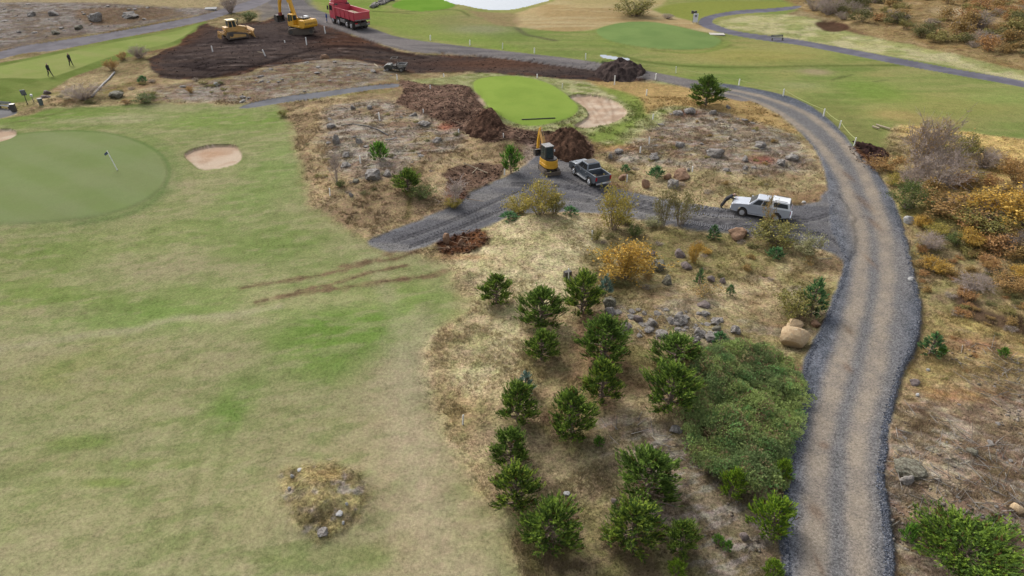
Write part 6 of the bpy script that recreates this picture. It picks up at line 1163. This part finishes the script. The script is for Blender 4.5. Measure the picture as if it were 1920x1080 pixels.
# ------------------------------------------------------------------ stakes, flag, benches, signs, pipes
M_STK = surf('white_stake', (.72,.71,.68), .7, var=.08, scale=6); M_WOOD = surf('pale_wood', A(196,180,150), .85, var=.2, scale=8); M_BW = surf('weathered_board', A(150,152,156), .85, var=.15, scale=8)
def stake(px, bot, top, label, lean=0, m=M_STK, group='marker stakes'):
    P = gp(px, bot); h = max(top_z(P, top) - P[2], .35); rr = .032 + .0004 * P[1]
    o = empty('marker_stake', tuple(P), random.uniform(0, 3), label, 'stake', group, (random.uniform(-.05, .05), lean + random.uniform(-.04, .04)))
    MB().box((0, 0, h * .5 - .1), (rr * 2, rr * 1.4, h + .2)).build('post', m, o); MB().box((0, 0, h + .012), (rr * 1.7, rr * 1.2, .024), taper=(.5, .5)).build('tip', m, o); return P, h
rope_pts = []
for px, b, t, lab in [(807,76,66,'white rope post first right of the dump truck\'s road'),(881,85,75,'white rope post below the bare grey patch by the pond'),(942,92,81,'third white rope post along the far road'),(1002,100,90,'fourth white rope post along the far road'),
    (1098,112,100,'white rope post left of the puddle'),(1175,123,112,'white rope post at the right end of the puddle'),(1267,137,125,'white rope post on the grass beyond the long peat heap'),(1385,160,148,'leaning white rope post behind the lone pine'),
    (1468.5,180,167,'white rope post where the road starts to bend'),(1544,218,204,'white rope post on the outer side of the bend'),(1573,241,226,'white rope post next to last on the bend'),(1601,273,258,'last white rope post at the dark soil bank')]:
    P, h = stake(px, b, t, lab, 0, group='rope posts along the road'); rope_pts.append((P, h))
M_ROPE = surf('pale_rope', A(200,206,130), .8, var=.1)
for (P, h), (Q, g) in zip(rope_pts[5:-1], rope_pts[6:]):
    pts = [tuple(P * (1-t) + Q * t + np.array([0, 0, (h * (1-t) + g * t) * .85 - .5 * t * (1-t)])) for t in np.linspace(0, 1, 7)]
    i = rope_pts.index((P, h)) if False else None
    o = MB().path(pts, .022, 4).build('rope', M_ROPE); tag(o, 'pale yellow green rope slung between white posts along the road bend', 'rope', 'rope between the posts')
for px, b, t, lab in [(1152,159,142,'white stake in front of the long peat heap'),(1229,149,138,'thin stake at the right end of the peat heap'),(1212,179,168,'white stake on the straw slope right of the sand bunker'),(1224,224,214,'white stake at the left end of the lichened ridge'),
    (1217,270,257,'white stake on the heath, upper of two near the soil heap'),(1200,288,275,'white stake on the heath, lower of two near the soil heap'),(1175,341,328,'white stake at the track edge near the brownish boulder'),(745,150,140,'thin pale stake below the utility cart'),
    (712,226,211,'white stake in the middle of the rocky rough above the hose'),(794,212,206,'short stake at the lower edge of the brown soil'),(860,250,242,'short wooden stake below the brown soil, left of two'),(944,257,250,'short wooden stake below the brown soil, right of two'),
    (807,166,160,'short stake in the upper part of the brown soil'),(1007,146,139,'short stake on the far rim of the bright putting green'),(1054,165,157,'short stake on the right rim of the bright putting green'),(832,144,138,'short stake on the grass rim behind the brown soil'),
    (676,306,292,'white stake on the rocks beside the striped boulder'),(619,367,353,'white stake at the fairway edge below the bare tree'),(946,328,317,'grey stake by the small upright pine'),(399,97,86,'white stake on the left part of the peat'),
    (575,84,70,'white stake on the peat below the large excavator'),(610,63,49,'white stake on the peat left of the dump truck'),(534,80,76,'short stub stake in the middle of the peat'),(1110,449,432,'white cross-marked stake on the pale grass slope'),
    (1066,522,504,'white stake with a dark box on the pale grass slope'),(868,796,778,'white stake lying against dry grass at the fairway edge'),(1298,322,312,'short white stake in front of the broad orange tan boulder')]:
    stake(px, b, t, lab)
stake(497.5, 105, 92, 'leaning white stake with a crosspiece on the peat', -.25)
P = gp(1064, 519); tag(MB().box((0,0,.22),(.5,.3,.45)).build('dark_box', M_DRK, loc=tuple(P), rz=.4), 'small dark box at the foot of a white stake on the grass slope', 'box')
# golf flag
P = gp(220, 319); f = empty('golf_flag', tuple(P), 0, 'dark blue golf flag on a thin white pole on the left putting green', 'golf flag', None, (0, -.20)); h = (top_z(P, 283) - P[2]) * 1.02
MB().tube((0,0,0),(0,0,h),.045,.04,8).build('pole', M_STK, f); n = 6; V = []; F = []
for i in range(n + 1):
    t = i / n; w_ = .10 * math.sin(5 * t); V += [(-.36 * t, w_ * .8, h - .02 - .16 * t), (-.36 * t, w_ * .8, h - .26 - .12 * t)]
F = [(2*i, 2*i+1, 2*i+3, 2*i+2) for i in range(n)]; k_ = len(V); V += [(x, y + .012, z) for x, y, z in V]; F += [tuple(q + k_ for q in reversed(x)) for x in F]
q = MB(); q.add(V, F); q.build('flag', surf('navy_cloth', lin((84,98,130)) * .7, .8), f); MB().tube((0,0,.004),(0,0,.012),.07,n=12).build('cup', M_DRK, f)
# benches
def bench(px, py, rz, ln, label, m, back=True):
    P = gp(px, py); o = empty('park_bench', tuple(P), rz, label, 'bench')
    for k in range(3): MB().box((0,-.14+.15*k,.45),(ln,.13,.04)).build('seat_slat', m, o, .005)
    if back:
        for k in range(2): MB().box((0,.27,.62+.17*k),(ln,.035,.14)).build('back_slat', m, o, .005)
    for s in (-1, 1):
        MB().box((s*(ln/2-.12),0,.21),(.07,.42,.42)).build('leg', M_DRK, o)
        if back: MB().box((s*(ln/2-.12),.24,.62),(.06,.05,.5)).build('back_support', M_DRK, o)
bench(1457, 76, math.radians(8), 2.1, 'grey park bench beside the asphalt path on the right', surf('bench_grey', A(140,144,138), .8))
bench(10, 205, math.radians(-14), 1.8, 'grey slatted bench on the paved pad at the left edge', M_BW)
P = gp(27, 209); o = empty('litter_bin', tuple(P), .2, 'dark litter bin at the end of the left bench', 'bin'); MB().box((0,0,.45),(.5,.45,.8)).build('container', M_DRK, o, .03); MB().box((0,0,.87),(.54,.48,.05)).build('lid', M_GRY, o, .01)
# left tee sign
P = gp(52, 196); o = empty('tee_sign', tuple(P), math.radians(20), 'dark panel sign on a leaning post beside the left bench', 'sign'); MB().box((0,0,.75),(.08,.08,1.5)).build('post', M_DRK, o); MB().box((0,-.06,1.45),(.55,.05,.75),rx=.35).build('panel', surf('sign_blue', A(92,104,120), .5), o); MB().box((0,-.095,1.47),(.44,.012,.60),rx=.35).build('print', surf('sign_print', A(124,136,150), .5), o)
P = gp(63, 191); o = empty('ball_washer', tuple(P), 0, 'small pale post with a white box near the tee sign', 'ball washer'); MB().tube((0,0,0),(0,0,.7),.04,n=8).build('post', M_GRY, o); MB().box((0,0,.8),(.22,.2,.25)).build('housing', M_WHP, o, .02)
P = gp(78, 197); o = empty('litter_basket', tuple(P), 0, 'small grey green basket beside the stone pile by the tee sign', 'basket'); MB().tube((0,0,0),(0,0,.75),.22,.27,14).build('container', surf('grey_green', A(104,118,118), .7), o); MB().tube((0,0,.75),(0,0,.8),.29,.29,14).build('rim', M_DRK, o)
# right tee board
P = gp(1303, 44); o = empty('tee_board', tuple(P), math.radians(-8), 'white tee board with a round dark emblem beside the far path', 'sign board')
MB().box((0,0,.95),(.85,.07,1.5),rx=-.12).build('panel', M_WHP, o, .02)
for s in (-1, 1): MB().box((s*.3,.05,.25),(.06,.06,.5)).build('leg', M_DRK, o)
e_ = MB(); 
for k in range(12): a = k*math.pi/6; b = a+math.pi/6; e_.tube((.16*math.cos(a),-.10,1.30+.16*math.sin(a)),(.16*math.cos(b),-.10,1.30+.16*math.sin(b)),.03,n=5)
e_.box((0,-.10,1.30),(.12,.02,.2)).build('emblem', M_DRK, o)
P = gp(1299, 42); o = empty('tee_dispenser', tuple(P), math.radians(-8), 'dark two-armed stand behind the white tee board', 'stand'); MB().box((0,0,.9),(.14,.14,1.8)).build('post', surf('stand_green', A(74,92,78), .7), o)
for s in (-1, 1): MB().box((s*.28,0,1.75),(.4,.35,.5)).build('container', M_DRK, o, .03)
P = gp(1344, 64.5); tag(MB().box((0,0,.05),(2.5,1.6,.1)).build('concrete_slab', surf('concrete', A(206,200,188), .9, var=.08), loc=tuple(P), rz=-.1), 'pale concrete slab between the far green and the asphalt path', 'slab')
P = gp(396, 19); tag(MB().box((0,0,.25),(2.2,1.0,.3),rx=.2).build('stone_slab', surf('slab_stone', A(188,188,186), .9, var=.1), loc=tuple(P), rz=.2), 'pale tilted slab beside the upper left path', 'slab')
def pole(name, p, q, r, m, label, cat, lift=.06, mid=None):
    pts = [p] + (mid or []) + [q]; W_ = []
    for a, b in zip(pts[:-1], pts[1:]):
        for t in np.linspace(0, 1, 5)[:-1]: W_.append(gp(a[0]*(1-t)+b[0]*t, a[1]*(1-t)+b[1]*t) + np.array([0,0,lift]))
    W_.append(gp(*q) + np.array([0,0,lift])); tag(MB().path([tuple(v) for v in W_], r, 6).build(name, m), label, cat)
M_PIPE = surf('grey_pipe', A(164,160,156), .7, var=.15, scale=8); M_HOSE = surf('black_hose', A(88,84,82), .7, var=.1)
pole('pipe', (215,137), (172,183), .13, M_PIPE, 'long pale grey pipe lying down the bank above the fairway', 'pipe', .12, [(204,150),(193,160)])
pole('steel_rod', (978,225), (1041,222), .06, M_HOSE, 'dark straight rod lying on the bright putting green', 'rod')
pole('black_hose', (640,237), (728,255), .06, M_HOSE, 'black hose curving over the rocky rough', 'hose', .1, [(662,234),(690,238),(710,245)])
pole('branch', (722,266), (744,261), .06, M_PIPE, 'grey forked dead branch on the rocky rough', 'branch', .2, [(733,265)]); pole('wooden_stick', (848,285), (858,274), .04, M_WOOD, 'straight pale stick on dry grass above the dug hole', 'stick')
pole('wooden_stick', (869,310), (914,329), .045, M_WOOD, 'long pale stick lying across the dug hole', 'stick', .25); pole('wooden_stick', (886,330), (896,320), .04, M_WOOD, 'short stick crossing another in the dug hole', 'stick', .3)
pole('wooden_stick', (1722,539), (1745,543), .035, M_WOOD, 'pale stick on the heath right of the road shoulder', 'stick'); pole('wooden_stick', (1536,487), (1560,485), .03, M_WOOD, 'thin pale stick beside the road junction', 'stick'); pole('plank', (1642,237), (1668,245), .12, M_WOOD, 'pale plank at the mouth of the ditch by the bend', 'plank', .2)
pole('plank', (1635,240), (1648,244), .12, M_WOOD, 'short broken plank beside the longer plank at the ditch', 'plank', .2)
pole('plank', (702,121), (709,126), .08, M_WOOD, 'short orange brown plank on the bank left of the utility cart', 'plank'); pole('wooden_stick', (484,101), (496,103), .05, M_WOOD, 'stick fallen beside the leaning stake on the peat', 'stick', .3)
# sign of tracked machines: pressed grouser marks along the side track
def grousers():
    r = np.random.default_rng(9); Vs = []; Fs = []; n = 0
    for line, wd, cnt in (([(1290,417),(1340,424),(1400,432),(1440,434)], .66, 40), ([(1300,385),(1340,391),(1372,394)], .6, 21), ([(1300,399),(1340,404),(1380,406)], .55, 19), ([(960,386),(880,410),(800,440)], .55, 28), ([(985,352),(930,375),(870,400)], .55, 25)):
        W_ = [gp(*p) for p in line]; seg = [np.linalg.norm(b - a) for a, b in zip(W_[:-1], W_[1:])]; T = sum(seg)
        for i in range(cnt):
            s = T * i / cnt; k = 0
            while k < len(seg) - 1 and s > seg[k]: s -= seg[k]; k += 1
            d = (W_[k+1] - W_[k]) / seg[k]; p = W_[k] + d * s; sd_ = np.array([-d[1], d[0], 0]); a = p - sd_ * wd / 2 + r.normal(size=3) * .05; b = p + sd_ * wd / 2 * r.uniform(.6, 1.1)
            for e in (a, b): e[2] = float(Hat(e[0], e[1]))
            u = d * .075; up = np.array([0, 0, .07]); Vs += [a - u, b - u, b + u, a + u, a + up, b + up]; Fs += [(n, n+1, n+5, n+4), (n+3, n+4, n+5, n+2), (n, n+4, n+3, n), (n+1, n+2, n+5, n+1)]; n += 6
    m = MB(); m.add([tuple(v) for v in Vs], [tuple(dict.fromkeys(f)) for f in Fs]); o = m.build('crawler_imprint', M_GRVL); tag(o, 'ridged crawler marks pressed into the dark gravel track', 'track marks', kind='stuff')
M_GRVL = surf('pressed_gravel', A(116,115,118), .95, var=.2, scale=14)
grousers()

def litter(name, w_, n, seed, lmin, lmax, cols, pymax, pymin, label, cat, th=.022):
    x, y, z, C, r = sample(w_, n, seed, pymax, pymin); a = r.uniform(0, 6.28, n); L = r.uniform(lmin, lmax, n); d = np.stack([np.cos(a), np.sin(a), r.uniform(-.05, .35, n)], 1) * L[:, None]
    P0 = np.stack([x, y, z + .05], 1); v, f = tubes3(P0, P0 + d, np.full(n, th), np.full(n, th * .5)); ck = np.array([A(*c) for c in cols]); c = np.repeat(ck[r.integers(0, len(ck), n)] * r.uniform(.8, 1.2, (n, 1)), 6, 0)
    o = obj(name, mesh_np(name, v, f, M_STONE, c)); tag(o, label, cat, kind='stuff')
litter('root_debris', MK['soilb'], 420, 91, .4, 1.6, [(164,136,112),(140,112,90),(176,152,128)], 520, 150, 'torn pale roots and twigs lying in the churned brown soil', 'roots', .035)
litter('dead_branches', lr * ss(fbm(AX, AY, 3, 321, 3), .42, .6), 700, 92, .3, 1.1, [(158,150,142),(132,122,112),(176,170,160)], 1000, 100, 'dead grey twigs lying on the rocky heath', 'twigs', .022)
